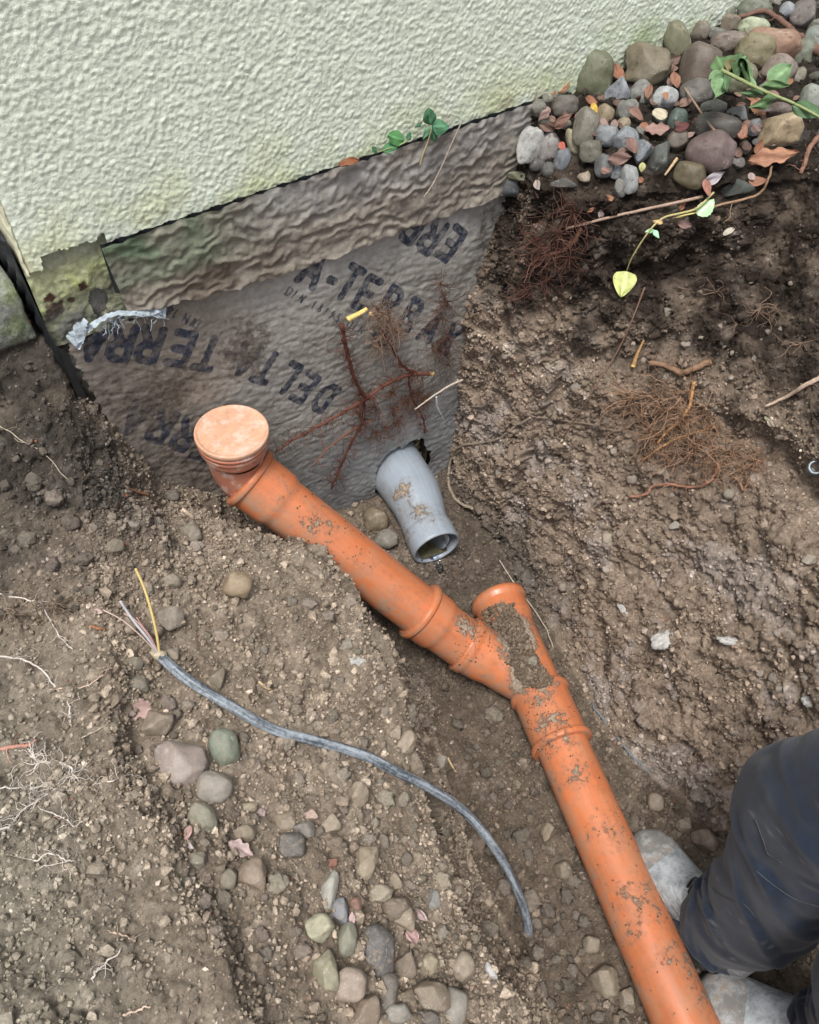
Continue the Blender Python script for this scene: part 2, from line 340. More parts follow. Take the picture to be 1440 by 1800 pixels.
hp_ = at_z(918, 1640, -.02); pit = np.exp(-((P[:, 0]-hp_[0])/.022)**2-((P[:, 1]-hp_[1])/.035)**2)*(SEG <= 6); big = big-.075*notch-.02*rooty-.05*pit
P = P+NN*(big*fade*(1-wallside))[:, None]
G = P.reshape(NR, NC, 3); N = normals(G); N = N if np.median(N[..., 2]) > 0 else -N; NN = N.reshape(-1, 3)
Pq = P+.006*np.column_stack([fbm(P, .013, 2, 28), fbm(P, .013, 2, 29), fbm(P, .013, 2, 30)]); l1, id1 = lumps(Pq, .036, 5, .1, .55); l2, id2 = lumps(Pq, .015, 8, .1, .6)
crev = .0085*np.exp(-(np.abs(fbm(P+.4*(PWp-P), .055, 2, 35))/.035)**2)+.0040*np.exp(-(np.abs(fbm(P, .021, 2, 36))/.06)**2); crev = crev*np.where(SEG >= 7, sstep(-.3, .15, fbm(P, .13, 2, 37)), np.where((SEG == 1) | (SEG == 4), .5, .25)); mask = sstep(-.25, .35, fbm(P, .16, 2, 40)); crumb = np.where(SEG >= 7, .45, 1.0)
fine = .62*l1*np.clip(mask*1.1, .15, 1)*np.where(SEG >= 7, .5, .9)+.62*l2*(.45+.55*mask)*crumb+.0085*fbm(P, .03, 4, 60, .62)+.0034*fbm(P, .0095, 2, 70)
fine = fine-crev; P = P+NN*(fine*fade*(1-wallside))[:, None]
G = P.reshape(NR, NC, 3); N = normals(G); N = N if np.median(N[..., 2]) > 0 else -N; NN = N.reshape(-1, 3)
# soil colour: pale dry spoil on the near bank, brown cut face, dark humus near the old surface, damp trench floor with its depth shadow painted in
n1 = fbm(P, .11, 3, 81); n2 = fbm(P, .03, 2, 91)
c = np.tile(SOIL, (len(P), 1)); c = mixc(c, SOIL_PALE, np.clip((.62+.9*n1)*((SEG >= 1) & (SEG <= 5)), 0, 1))
c = mixc(c, V(.36, .31, .26), np.clip(.55*sstep(.12, .4, n1+.5*n2), 0, 1)*(SEG >= 7))
grey = sstep(.02, -.25, P[:, 0])*sstep(-.15, -.4, P[:, 1]); c = mixc(c, V(.25, .228, .178), .7*grey)
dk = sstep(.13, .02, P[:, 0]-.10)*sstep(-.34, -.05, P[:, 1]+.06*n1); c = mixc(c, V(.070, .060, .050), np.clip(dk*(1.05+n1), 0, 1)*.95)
hz = P[:, 2]+.20*n1+.12*n2-.06*sstep(1.10, .98, P[:, 0])-.04*sstep(-.4, -.8, P[:, 1])
c = np.where(((SEG >= 7) & (SEG <= 8))[:, None], c*V(1.30, 1.28, 1.28), c); c = mixc(c, V(.30, .245, .21), (SEG == 7)*sstep(.05, .25, n1+.6*n2)*sstep(.55, .3, P[:, 2])*.8); c = mixc(c, HUMUS, sstep(.49, .67, hz)*(SEG >= 7)*np.clip(.91+.7*fbm(P, .05, 2, 33), .35, .98))
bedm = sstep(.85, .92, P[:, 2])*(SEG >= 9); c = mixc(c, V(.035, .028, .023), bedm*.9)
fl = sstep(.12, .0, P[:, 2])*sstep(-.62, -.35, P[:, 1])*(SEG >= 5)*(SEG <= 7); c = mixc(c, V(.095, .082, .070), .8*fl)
c = mixc(c, V(.125, .095, .070), .75*sstep(.10, .0, P[:, 2])*(SEG == 6))  # floor: damp tone, darkened further to paint in the trench's depth shadow
stone_tint = ((id1 > .72) & (l1 > .004)); c = np.where(stone_tint[:, None], c*1.18+.02, c)
c = np.where(((id2 > .86) & (l2 > .003))[:, None], c*1.25+.025, c)
c = desat(c*(1+.5*n2)[:, None], .13)
TV = P.copy(); TF = grid_faces(NR, NC); TF = TF[:, ::-1]
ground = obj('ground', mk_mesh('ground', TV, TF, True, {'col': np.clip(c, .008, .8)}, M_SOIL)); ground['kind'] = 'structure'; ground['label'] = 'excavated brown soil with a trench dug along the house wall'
TCOL = c
# ray casting against the ground
sub = slice(0, None, 2); ri = np.arange(0, NR, 2); ci = np.arange(0, NC, 2)
BV = TV.reshape(NR, NC, 3)[np.ix_(ri, ci)].reshape(-1, 3)
BVH = BVHTree.FromPolygons(BV.tolist(), grid_faces(len(ri), len(ci))[:, ::-1].tolist())
def hit(x, y):
    v = ray(x, y); v /= np.linalg.norm(v)
    loc, nor, i, dd = BVH.ray_cast(Vector(CAM), Vector(v), 6)
    if loc is None: return at_z(x, y, .5), V(0, 0, 1)
    nor = np.array(nor); nor = nor if nor @ v < 0 else -nor
    return np.array(loc), nor
def ground_z(x, y):
    loc, nor, i, dd = BVH.ray_cast(Vector((x, y, 3)), Vector((0, 0, -1)), 6); return loc[2] if loc else 0
# ------------------------------------------------------------------ the house: plaster, bared base, foundation
house = thing('house_wall', 'pale green roughcast house wall with bared base at its left corner', 'wall', (.14, 0, 0))
XC = .14
def holed(X, Z, keep, nr, nc):
    f = grid_faces(nr, nc); k = keep.reshape(-1)[f].all(1); return f[k]
def compact(v, f, attrs):
    used = np.unique(f); m = np.full(len(v), -1); m[used] = np.arange(len(used)); return v[used], m[f], {k: a[used] for k, a in attrs.items()}
xs = np.concatenate([np.arange(XC, 1.72, .0022), np.linspace(1.73, 5, 14)]); zs = np.concatenate([np.arange(.90, 1.30, .0022), np.linspace(1.31, 2.9, 16)])
X, Z = np.meshgrid(xs, zs); Pw = np.column_stack([X.ravel(), np.zeros(X.size), Z.ravel()])
q = Pw*V(1, 1, 1.2); q = q+.004*np.column_stack([perlin(q/.02, 71), 0*q[:, 0], perlin(q/.02, 72)]); a0, _ = lumps(q, .0058, 73, .2, .76); a1 = perlin(q/.0095, 2); a2 = perlin(q/.0048, 5); a3 = fbm(Pw, .03, 2, 8)
hgt = .32*a0+.0013*a1+.0010*a2+.0010*a3; hgt = np.maximum(hgt, -.0014)*np.where(X.ravel() > 1.72, 0, 1)
Pw[:, 1] = -hgt-.001; Pw[:, 1] += .006*np.exp(-(X.ravel()-XC)/.004)           # rounded arris at the corner
base = V(.665, .72, .615); cw = np.tile(base, (len(Pw), 1))
st = fbm(Pw, .12, 3, 14); low = np.exp(-np.maximum(Z.ravel()-.955, 0)/.05)
cw = mixc(cw, V(.55, .58, .32), np.clip(low*(.40+1.3*st), 0, .7)); cw = mixc(cw, V(.40, .35, .25), np.clip(.5*sstep(.15, .4, fbm(Pw, .07, 3, 19))*np.exp(-np.maximum(Z.ravel()-.955, 0)/.03), 0, .6))
cw = mixc(cw, V(.30, .40, .20), np.clip(sstep(1.05, 1.4, X.ravel())*np.exp(-np.maximum(Z.ravel()-1.0, 0)/.02)*(.3+st), 0, .6))
edge = .949+.010*perlin(np.column_stack([xs/.018, 0*xs, 0*xs]), 4)+.004*perlin(np.column_stack([xs/.006, 0*xs, 0*xs]), 6)
edge = np.where(xs < .172, edge-.020*sstep(.166, .162, xs), edge)
keep = (Z > np.where(xs < .262, edge, .0)[None]); f = holed(X, Z, keep, len(zs), len(xs))
v2, f2, at2 = compact(Pw, f, {'col': cw}); part('plaster', v2, f2, M_STUCCO, house, True, at2)
# plaster thickness at the left return, broken and yellowed
yy = np.concatenate([np.arange(.0, .30, .004), np.linspace(.31, 3, 12)]); z2 = np.concatenate([np.arange(.925, 1.3, .004), np.linspace(1.31, 2.9, 12)])
Y2, Z2 = np.meshgrid(yy, z2); Pr = np.column_stack([np.full(Y2.size, XC), Y2.ravel(), Z2.ravel()])
Pr[:, 0] += .004*fbm(Pr, .02, 3, 31)-.003+.004*np.exp(-Y2.ravel()/.003)
part('side_plaster', Pr, grid_faces(len(z2), len(yy)), M_STUCCO, house, True, {'col': np.tile(V(.62, .60, .44), (len(Pr), 1))*(1+.4*fbm(Pr, .03, 2, 3))[:, None]})
# bared base under the plaster
xb = np.arange(.136, .285, .0022); zb = np.arange(.785, .965, .0022); Xb, Zb = np.meshgrid(xb, zb)
Pb = np.column_stack([Xb.ravel(), np.full(Xb.size, .010), Zb.ravel()]); nb = fbm(Pb, .03, 4, 51); nb2 = fbm(Pb, .009, 2, 57)
dep = .005*nb+.002*nb2; low2 = sstep(.868+.02, .838, Pb[:, 2]+.20*(Pb[:, 0]-.2)*-1+.012*nb)
dep -= .009*sstep(.04, .10, nb)*0+.007*low2; Pb[:, 1] -= dep
cb = np.tile(V(.46, .48, .29), (len(Pb), 1)); cb = mixc(cb, V(.40, .46, .19), np.clip(.4+1.6*nb, 0, .8)); cb = mixc(cb, V(.33, .34, .25), sstep(.90, .935, Pb[:, 2]+.02*nb))
rust = np.zeros(len(Pb))
for (px, py, r) in ((100, 545, .014), (92, 558, .010), (146, 503, .008), (128, 530, .006), (88, 525, .008)):
    p0 = at_wall(px, py, .01); rust = np.maximum(rust, sstep(1.25, .8, np.hypot(Pb[:, 0]-p0[0], Pb[:, 2]-p0[2])/r+.8*nb2))
cb = mixc(cb, V(.075, .034, .022), rust); cb = mixc(cb, V(.17, .17, .15), low2*np.clip(.8+nb, 0, 1))
ko = ~((np.hypot((Xb-.226)/.015, (Zb-.838)/.022) < 1+.35*nb.reshape(Xb.shape)))
fb = holed(Xb, Zb, ko, len(zb), len(xb)); v2, f2, at2 = compact(Pb, fb, {'col': cb}); part('bared_base', v2, f2, m_attr('bared base', .95, .15, 150, .25, .003), house, True, at2)
# foundation with the opening for the drain
HC = at_wall(703, 822); HX, HZ, HA, HB = HC[0]-.006, HC[2]+.008, .086, .090
xf = np.arange(.142, 1.40, .007); zf = np.arange(-.25, .955, .007); Xf, Zf = np.meshgrid(xf, zf); Pf = np.column_stack([Xf.ravel(), np.full(Xf.size, .026), Zf.ravel()])
Pf[:, 1] -= .004*fbm(Pf, .03, 3, 61); ke = (np.hypot((Xf-HX)/(HA-.006), (Zf-HZ)/(HB-.006)) > 1+.10*fbm(Pf, .03, 2, 5).reshape(Xf.shape)); ff = holed(Xf, Zf, ke, len(zf), len(xf))
part('foundation', Pf, ff, M_CONC, house, True)
ang = np.linspace(0, 2*math.pi, 48, endpoint=False); cav = []
for k, yv in enumerate((-.004, .012, .03, .06, .10, .15)):
    rr = 1.02-.02*k+.06*perlin(np.column_stack([np.cos(ang)*3, np.sin(ang)*3, np.full(48, k*.7)]), 3)
    cav.append(np.column_stack([HX+HA*rr*np.cos(ang), np.full(48, yv), HZ+HB*rr*np.sin(ang)]))
cf = [tuple(q) for q in grid_faces(6, 48, True)]+[tuple(range(240, 288))]
part('drain_opening', np.vstack(cav), cf, m_plain('broken concrete', (.10, .085, .062), .95, .1, 90, .5, .006), house, True)
part('side_foundation', [(.142, .03, -.25), (.142, 3, -.25), (.142, 3, .93), (.142, .03, .93)], [(0, 1, 2, 3)], M_CONC, house)

# ------------------------------------------------------------------ lettering as strokes (printed ink follows the sheet)
GL = {'D': ([(0, 0), (0, 1), (.38, 1), (.62, .78), (.62, .22), (.38, 0), (0, 0)],), 'E': ([(.55, 0), (0, 0), (0, 1), (.55, 1)], [(0, .5), (.48, .5)]), 'L': ([(0, 1), (0, 0), (.5, 0)],),
      'T': ([(0, 1), (.62, 1)], [(.31, 1), (.31, 0)]), 'A': ([(0, 0), (.32, 1), (.64, 0)], [(.12, .33), (.52, .33)]), 'R': ([(0, 0), (0, 1), (.4, 1), (.56, .86), (.56, .64), (.4, .5), (0, .5)], [(.3, .5), (.6, 0)]),
      'X': ([(0, 0), (.6, 1)], [(0, 1), (.6, 0)]), '-': ([(.18, .42), (.4, .42)],), 'I': ([(.1, 0), (.1, 1)],), 'N': ([(0, 0), (0, 1), (.55, 0), (.55, 1)],), ' ': (),
      '1': ([(.05, .75), (.28, 1), (.28, 0)],), '8': ([(.28, .52), (.06, .7), (.28, 1), (.5, .7), (.28, .52), (0, .25), (.28, 0), (.56, .25), (.28, .52)],), '9': ([(.1, 0), (.5, .5), (.5, .8), (.28, 1), (.05, .75), (.25, .5), (.5, .6)],),
      '5': ([(.5, 1), (.08, 1), (.05, .58), (.35, .6), (.52, .32), (.35, 0), (.02, .08)],), '4': ([(.42, 0), (.42, 1), (0, .3), (.58, .3)],), '0': ([(.28, 0), (.05, .3), (.05, .7), (.28, 1), (.51, .7), (.51, .3), (.28, 0)],)}
def seg_d(Q, a, b):
    ab = b-a; t = np.clip(((Q-a) @ ab)/(ab @ ab+1e-12), 0, 1); return np.linalg.norm(Q-a-t[:, None]*ab, axis=1)
def ink_letter(S, Q, ch, px, py, ang, h, bold=.115):
    """glyph centred where the ray through the pixel meets the wall; ang = reading direction in the wall plane"""
    p = at_wall(px, py, -.01); c0 = V(p[0], p[2]); e = V(math.cos(ang), math.sin(ang)); n = V(-e[1], e[0])
    near = np.linalg.norm(Q-c0, axis=1) < 1.1*h
    if not near.any(): return
    for pl in GL[ch]:
        pts = [c0+e*((a-.3)*h*.95)+n*((b-.5)*h) for a, b in pl]
        for a, b in zip(pts[:-1], pts[1:]): S[near] = np.minimum(S[near], seg_d(Q[near], a, b)-bold*h)
def print_text(S, Q):
    R = math.radians
    for ch, x, y, a in (('D', 571, 699, 130), ('E', 535, 681, 130), ('L', 503, 662, 130), ('T', 468, 645, 136), ('A', 432, 633, 140), ('-', 404, 628, 142), ('T', 366, 622, 144), ('E', 316, 612, 146), ('R', 262, 606, 147), ('R', 212, 602, 148), ('A', 165, 600, 148)):
        ink_letter(S, Q, ch, x, y, R(a), .060, .135)
    for ch, x, y in (('A', 550, 470), ('-', 584, 487), ('T', 613, 497), ('E', 646, 516), ('R', 686, 534), ('R', 722, 553), ('A', 757, 574), ('X', 790, 596)): ink_letter(S, Q, ch, x, y, R(-43), .062, .135)
    for ch, x, y in (('E', 790, 426), ('R', 758, 414), ('R', 728, 396), ('A', 692, 382), ('A', 240, 735), ('R', 283, 750), ('R', 325, 765), ('E', 362, 782)): ink_letter(S, Q, ch, x, y, R(135), .062, .135)
    for txt, x0, y0, x1, y1, up in (('DIN 18195 DIN 4095', 508, 512, 690, 608, 1), ('DIN 18195', 345, 568, 268, 533, 1)):
        a0, a1 = at_wall(x0, y0, -.01), at_wall(x1, y1, -.01); an = math.atan2(a1[2]-a0[2], a1[0]-a0[0])
        for k, ch in enumerate(txt):
            u = k/(len(txt)-1); ink_letter(S, Q, ch, x0+(x1-x0)*u, y0+(y1-y0)*u, an, .0165, .10)
# ------------------------------------------------------------------ lower drainage membrane with its print
x1 = np.arange(.143, 1.06, .0029); z1 = np.arange(-.10, .875, .0029); X1, Z1 = np.meshgrid(x1, z1); Pm = np.column_stack([X1.ravel(), np.zeros(X1.size), Z1.ravel()])
wr = fbm(Pm*V(1, 1, 2.1)+V(0, 0, .35)*Pm[:, :1], .026, 3, 111); cr = np.abs(fbm(Pm*V(2.2, 1, .7), .05, 2, 121)); bulge = fbm(Pm, .17, 2, 131)
folds = np.abs(fbm(.75*(Pm@np.array([[.8, 0, .6], [0, 1, 0], [-.6, 0, .8]]))*V(.6, 1, 1.8), .07, 2, 141)); dome = .012*np.exp(-((Pm[:, 0]-.75)/.2)**2-((Pm[:, 2]-.15)/.12)**2)
Pm[:, 1] = -.012-.010*bulge-.0024*wr-.0012*fbm(Pm, .011, 2, 112)+.0008*np.exp(-(cr/.02)**2)+.0013*np.exp(-(folds/.05)**2)-dome
zx = X1.ravel(); zz = Z1.ravel()
S = np.full(len(Pm), .05); print_text(S, np.column_stack([zx, zz]))
cm = np.tile(V(.275, .262, .240), (len(Pm), 1)); cm = mixc(cm, V(.34, .325, .305), sstep(.66, .78, zz+.05*bulge)*sstep(.35, .6, zx)); cm = mixc(cm, V(.24, .245, .25), sstep(.42, .22, zz)*sstep(.45, .6, zx)*.85); cm = mixc(cm, V(.165, .140, .115), sstep(.50, .30, zx+.05*bulge)*.8)
cm = cm*(1-.06*np.exp(-(cr/.025)**2)-.05*np.exp(-(folds/.03)**2))[:, None]
dg = lambda x, z, a, b: np.exp(-((zx-x)/a)**2-((zz-z)/b)**2)
mud = .16+.75*dg(.45, .66, .07, .09)+.35*sstep(.42, .22, zx)*sstep(.82, .7, zz)+.5*sstep(.98, 1.0, zx+.03*bulge)+.35*sstep(.20, .05, zz)+.55*dg(.27, .63, .08, .05)+.25*dg(.86, .52, .08, .12)-.25*dg(.62, .6, .12, .12)+.3*dg(.34, .40, .1, .08)
mud -= .35*dg(.62, .78, .3, .05)
topz = np.where(x1 < .262, .806+.004*np.sin(x1*160), .9)[None]; lft = (.150+.09*np.maximum(.80-z1, 0)+.003*np.sin(z1*230))[:, None]
kp = (Z1 < topz) & (X1 > lft) & (np.hypot((X1-HX)/HA, (Z1-HZ)/HB) > 1+.22*fbm(Pm, .03, 2, 5).reshape(X1.shape))
fm = holed(X1, Z1, kp, len(z1), len(x1)); v2, f2, at2 = compact(Pm, fm, {'col': np.clip(cm, .01, 1), 'ink': S, 'mud': mud})
membrane = thing('drainage_membrane', 'grey fleece drainage membrane printed with dark blue lettering on foundation wall', 'membrane', (.16, -.01, -.1))
part('fleece', v2, f2, M_MEMB, membrane, True, at2)
# torn hem and tatters at its upper left corner
hem = MB()
def ribbon(pts, wd, seed, n=5):
    p = smooth_path(pts, 7); k = len(p); t = np.gradient(p, axis=0); t /= np.linalg.norm(t, axis=1)[:, None]; up = np.cross(t, V(0, -1, 0)); q = np.column_stack([np.arange(k)*.35, np.full(k, seed), np.zeros(k)])
    W = np.broadcast_to(np.asarray(wd, float), (len(pts),)); W = np.interp(np.linspace(0, 1, k), np.linspace(0, 1, len(pts)), W)
    rows = []
    for j in range(n):
        s = (j/(n-1)-.5); rows.append(p+up*(s*W*(1+.8*perlin(q+V(0, j*.6, 0), seed)))[:, None]+V(0, -1, 0)*(.006*perlin(q*1.7+V(0, j*.9, 3), seed+1)+.002*j)[:, None])
    v = np.stack(rows, 1).reshape(-1, 3); return v, [tuple(z) for z in grid_faces(k, n)]
W3 = lambda *p: [at_wall(x, y, -.024) for x, y in p]
for pts, wd, sd in ((W3((150, 578), (172, 562), (200, 549), (235, 548), (262, 547), (290, 549)), (.006, .004, .003, .006, .010, .016), 3), (W3((122, 598), (132, 590), (140, 572), (150, 560)), (.016, .022, .014, .004), 5), (W3((134, 610), (141, 594), (146, 575)), (.003, .007, .004), 8), (W3((262, 546), (280, 542), (288, 556)), (.008, .012, .004), 9)):
    hem.add(*ribbon(pts, wd, sd))
v, f_, _ = hem.arr(); part('torn_hem', v, f_, M_TORN, membrane, True, label='frayed pale blue grey hem')
thr = MB()
for k in range(60):
    p = at_wall(random.uniform(125, 290), 0, -.02); u = random.random(); x0, y0 = 128+160*u, 590-42*u**.5+random.uniform(-4, 6); q = at_wall(x0, y0, -.026)
    pts = [q]; d_ = V(random.uniform(-1, 1), random.uniform(-.5, 0), random.uniform(-1, .4))
    for s in range(5): pts.append(pts[-1]+d_*.004+V(*RNG.normal(size=3))*.0015)
    thr.add(*tube(pts, .0005, 3, False))
v, f_, _ = thr.arr(); part('loose_threads', v, f_, M_TORN, membrane)
# ------------------------------------------------------------------ upper strip with dimpled black core
xs_ = np.arange(.247, 1.16, .0026); sg = np.linspace(0, 1, 66); XS, SG = np.meshgrid(xs_, sg)
bot = np.interp(xs_, [.247, .35, .45, .6, .8, 1.05, 1.16], [.828, .812, .797, .789, .786, .782, .79])+.0022*np.sin(xs_*95)+.003*perlin(np.column_stack([xs_/.03, 0*xs_, 0*xs_]), 3)
top = .9445+.0030*np.abs(np.sin(xs_*math.pi/.040))+.002*perlin(np.column_stack([xs_/.02, 0*xs_, 0*xs_]), 5); ZS = bot[None]*(1-SG)+top[None]*SG
Xe = XS+.010*(1-SG)*sstep(.30, .25, XS); Ps = np.column_stack([Xe.ravel(), np.zeros(XS.size), ZS.ravel()]); wp = .5*fbm(Ps, .06, 2, 151)
row = ZS.ravel()/.0265+1.2*fbm(Ps*V(1, 1, .8), .06, 2, 151)+.95*fbm(Ps*V(1, 1, 1), .030, 2, 152); rip = np.sin(row*2*math.pi); rip = np.where(rip > 0, rip, -.6*np.abs(rip)**1.3)
amp = .0020*np.clip(1+1.8*fbm(Ps, .05, 2, 161), .1, 2)*(1-.25*sstep(.55, .8, SG.ravel())); sagb = fbm(Ps*V(1, 1, 1.5), .034, 2, 171)
Ps[:, 1] = -.0225-amp*rip-.006*fbm(Ps, .09, 2, 181)-.0046*sagb-.0024*fbm(Ps, .014, 2, 172)-.004*sstep(.12, 0, SG.ravel())
cs = np.tile(V(.235, .208, .175), (len(Ps), 1)); nn = fbm(Ps, .06, 3, 191); xz = Xe.ravel(); sz = SG.ravel()
cs = mixc(cs, V(.285, .272, .262), np.clip(sstep(.35, .8, sz)*sstep(.42, .55, xz)*(.7+nn), 0, .8)); green = np.clip(np.exp(-((xz-.27)/.17)**2)*sstep(.15, .55, sz)*(.85+1.2*nn), 0, .9); cs = mixc(cs, V(.105, .155, .095), green)
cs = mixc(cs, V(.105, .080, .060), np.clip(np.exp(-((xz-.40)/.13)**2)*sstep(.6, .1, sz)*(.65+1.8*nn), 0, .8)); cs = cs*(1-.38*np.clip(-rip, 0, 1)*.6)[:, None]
strip = thing('membrane_strip', 'rippled beige fleece strip overlapping the membrane just below the plaster', 'membrane', (.25, -.02, .78))
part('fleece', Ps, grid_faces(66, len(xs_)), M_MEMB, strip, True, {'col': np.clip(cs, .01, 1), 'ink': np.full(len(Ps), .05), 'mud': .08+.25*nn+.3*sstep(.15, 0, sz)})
core = MB(); cxs = np.arange(.249, 1.13, .0022); czs = np.linspace(.86, .9475, 12); CX, CZ = np.meshgrid(cxs, czs)
sc = np.abs(np.sin(cxs*math.pi/.040)); CY = -.003-.013*np.clip(sc*1.5-.35, 0, 1)[None]*np.ones_like(CZ); CZ = CZ-(1-sc[None])*.007*sstep(.93, .9475, CZ)
core.add(np.column_stack([CX.ravel(), CY.ravel(), CZ.ravel()]), grid_faces(12, len(cxs))); v, f_, _ = core.arr(); part('dimpled_core', v, f_, M_BLACK, strip, True, label='black scalloped plastic edge')
# ------------------------------------------------------------------ black sheet round the corner
pa = np.concatenate([np.column_stack([np.full(60, .131), np.linspace(.5, .02, 60)]), np.column_stack([.131+.006*np.sin(np.linspace(.0, 1.57, 10)), .014-.018*np.linspace(0, 1, 10)]), np.column_stack([np.linspace(.1375, .150, 14), np.full(14, -.003)])])
sa = np.concatenate([[0], np.cumsum(np.linalg.norm(np.diff(pa, axis=0), axis=1))]); zsd = np.linspace(.50, 1.0, 90); SA, ZZ = np.meshgrid(sa, zsd); tn = np.gradient(pa, axis=0); tn /= np.linalg.norm(tn, axis=1)[:, None]; nrm = np.column_stack([tn[:, 1], -tn[:, 0]])
dm = np.clip(np.sin(SA*math.pi/.020)*np.sin(ZZ*math.pi/.020), 0, 1)**.6*.007*sstep(sa[68], sa[56], SA); cut = np.interp(SA[0], [0, sa[60], sa[64], sa[-1]], [1.0, .975, .82, .78])
zq = np.minimum(ZZ, cut[None]-.0003*np.arange(90)[::-1][:, None]); sv = np.column_stack([(pa[:, 0][None]+nrm[:, 0][None]*dm).ravel(), (pa[:, 1][None]+nrm[:, 1][None]*dm).ravel(), zq.ravel()])
solo('dimple_sheet', sv, grid_faces(90, len(sa)), M_BLACK, 'black dimpled plastic sheet wrapped round the left house corner', 'membrane')
# ------------------------------------------------------------------ concrete kerb block left of the corner
bx = np.linspace(-.42, .118, 90); st_ = np.linspace(0, 1, 60); per = [(.03, .80)]
prof = np.array([(.30, .80), (.045, .795), (.030, .805), (.026, .85), (.030, .893), (.045, .902), (.30, .905)]); prof = np.column_stack([np.interp(np.linspace(0, 6, 46), range(7), prof[:, k]) for k in (0, 1)])
bv = np.stack([np.repeat(bx[:, None], 46, 1), np.repeat(prof[None, :, 0], 90, 0), np.repeat(prof[None, :, 1], 90, 0)], -1).reshape(-1, 3)
bl, _ = lumps(bv, .011, 77, .1, .6); bn = fbm(bv, .03, 3, 78); bv[:, 1] -= .5*bl+.006*bn; bv[:, 2] += .004*bn+.3*bl*(bv[:, 1] > .06); bv[:, 0] += .006*perlin(bv/.02, 3)*sstep(.05, .10, bv[:, 0])
bf = [tuple(q) for q in grid_faces(90, 46)]+[tuple(range(89*46, 90*46))]
mossn = fbm(bv, .04, 3, 79); bc = mixc(np.tile(V(.23, .235, .22), (len(bv), 1)), V(.16, .20, .09), np.clip(.2+1.6*mossn, 0, .8)); bc = mixc(bc, V(.06, .05, .04), sstep(.815, .797, bv[:, 2]))
solo('kerb_block', bv, bf, m_attr('rough concrete', .95, .15, 170, .45, .005), 'rough grey concrete kerb block left of the house corner', 'kerb', attrs={'col': bc})

# ------------------------------------------------------------------ pipes
r_, R_, RR_ = .055, .0622, .0672
def lath(prof, P, Q, n=56): return lathe(P, Q, prof, n)
DIRT = []   # (world point, radius, amount): where soil lies or is smeared on the pipes
def dirt_at(v):
    d = np.full(len(v), -.03)
    for p, r, a in DIRT: d = np.maximum(d, -.03+(a+.03)*np.exp(-(np.linalg.norm(v-p, axis=1)/r)**2))
    return d
def pipe_part(name, pieces, mat, parent, label=None):
    vs, fs, ax, n = [], [], [], 0
    for v, f, a in pieces: vs.append(v); ax.append(a); fs += [tuple(int(i)+n for i in q) for q in f]; n += len(v)
    v = np.vstack(vs); return part(name, v, fs, mat, parent, True, {'dirt': dirt_at(v), 'axis': np.vstack(ax)}, None, label)
def fine_prof(prof, step=.006):
    out = [prof[0]]
    for a, b in zip(prof[:-1], prof[1:]):
        k = max(1, int(abs(b[0]-a[0])/step)); out += [(a[0]+(b[0]-a[0])*i/k, a[1]+(b[1]-a[1])*i/k) for i in range(1, k+1)]
    return out
def ring(s, w=.014, a=R_, b=RR_): return [(s-w*.5, a), (s-w*.42, b-.001), (s-w*.2, b), (s+w*.2, b), (s+w*.42, b-.001), (s+w*.5, a)]
A = V(.367, -.097, .434); B = V(.572, -.391, .147); dAB = (B-A)/np.linalg.norm(B-A); LAB = np.linalg.norm(B-A)
M0 = at_z(876, 1056, .0); M2 = at_z(1205, 1800, .0); dM = (M2-M0)/np.linalg.norm(M2-M0); sM = lambda x, y: float((at_z(x, y, 0)-M0) @ dM)
AR = V(.634, -.482, .070); J = M0+dM*.235; dAR = (J-AR)/np.linalg.norm(J-AR)
OD = lambda x, y, z: at_z(x, y, z)
DIRT += [(at_t(565, 915, 1.60), .055, .34), (at_t(600, 935, 1.62), .05, .22), (at_t(690, 1010, 1.66), .06, .08), (at_t(640, 990, 1.66), .05, .12), (at_z(895, 1120, .06), .075, .95), (at_z(925, 1180, .06), .05, .85), (at_z(820, 1105, .13), .035, .62), (at_z(945, 1205, .06), .05, .55),
         (at_z(985, 1270, .055), .035, .42), (at_z(1000, 1300, .05), .03, .55), (at_z(965, 1320, .05), .04, .5), (at_z(960, 1380, .03), .035, .55), (at_z(1090, 1480, .05), .06, .25), (at_z(1110, 1560, .05), .07, .33), (at_z(1120, 1620, .05), .05, .22), (at_z(1190, 1690, .05), .07, .25), (at_z(1060, 1420, .05), .07, .18), (at_z(1000, 1350, .06), .06, .35), (at_z(1100, 1650, .05), .08, .12), (at_z(1180, 1790, .05), .08, .2), (at_t(690, 1050, 1.72), .05, .16), (at_t(720, 1020, 1.72), .07, .14), (at_t(470, 850, 1.58), .04, .2), (at_z(1010, 1440, .05), .05, .22), (at_z(1060, 1600, .05), .05, .2), (at_z(1120, 1700, .05), .05, .2), (at_z(1150, 1600, .03), .07, .3), (at_z(1230, 1760, .03), .06, .3), (at_z(960, 1270, .05), .03, .3)]
line = thing('orange_drain_pipe', 'orange plastic drain pipe with capped elbow and branch running down the trench', 'pipe', (.572, -.391, -.05))
# upper pipe with its socket at the top
prof = fine_prof([(-.004, r_), (-.004, R_-.002)]+ring(.004)+[(.012, R_), (.016, R_-.0012), (.070, R_-.0014), (.088, r_), (LAB+.02, r_)])
pipe_part('straight_pipe', [lath(prof, A, B)], M_ORANGE, line)
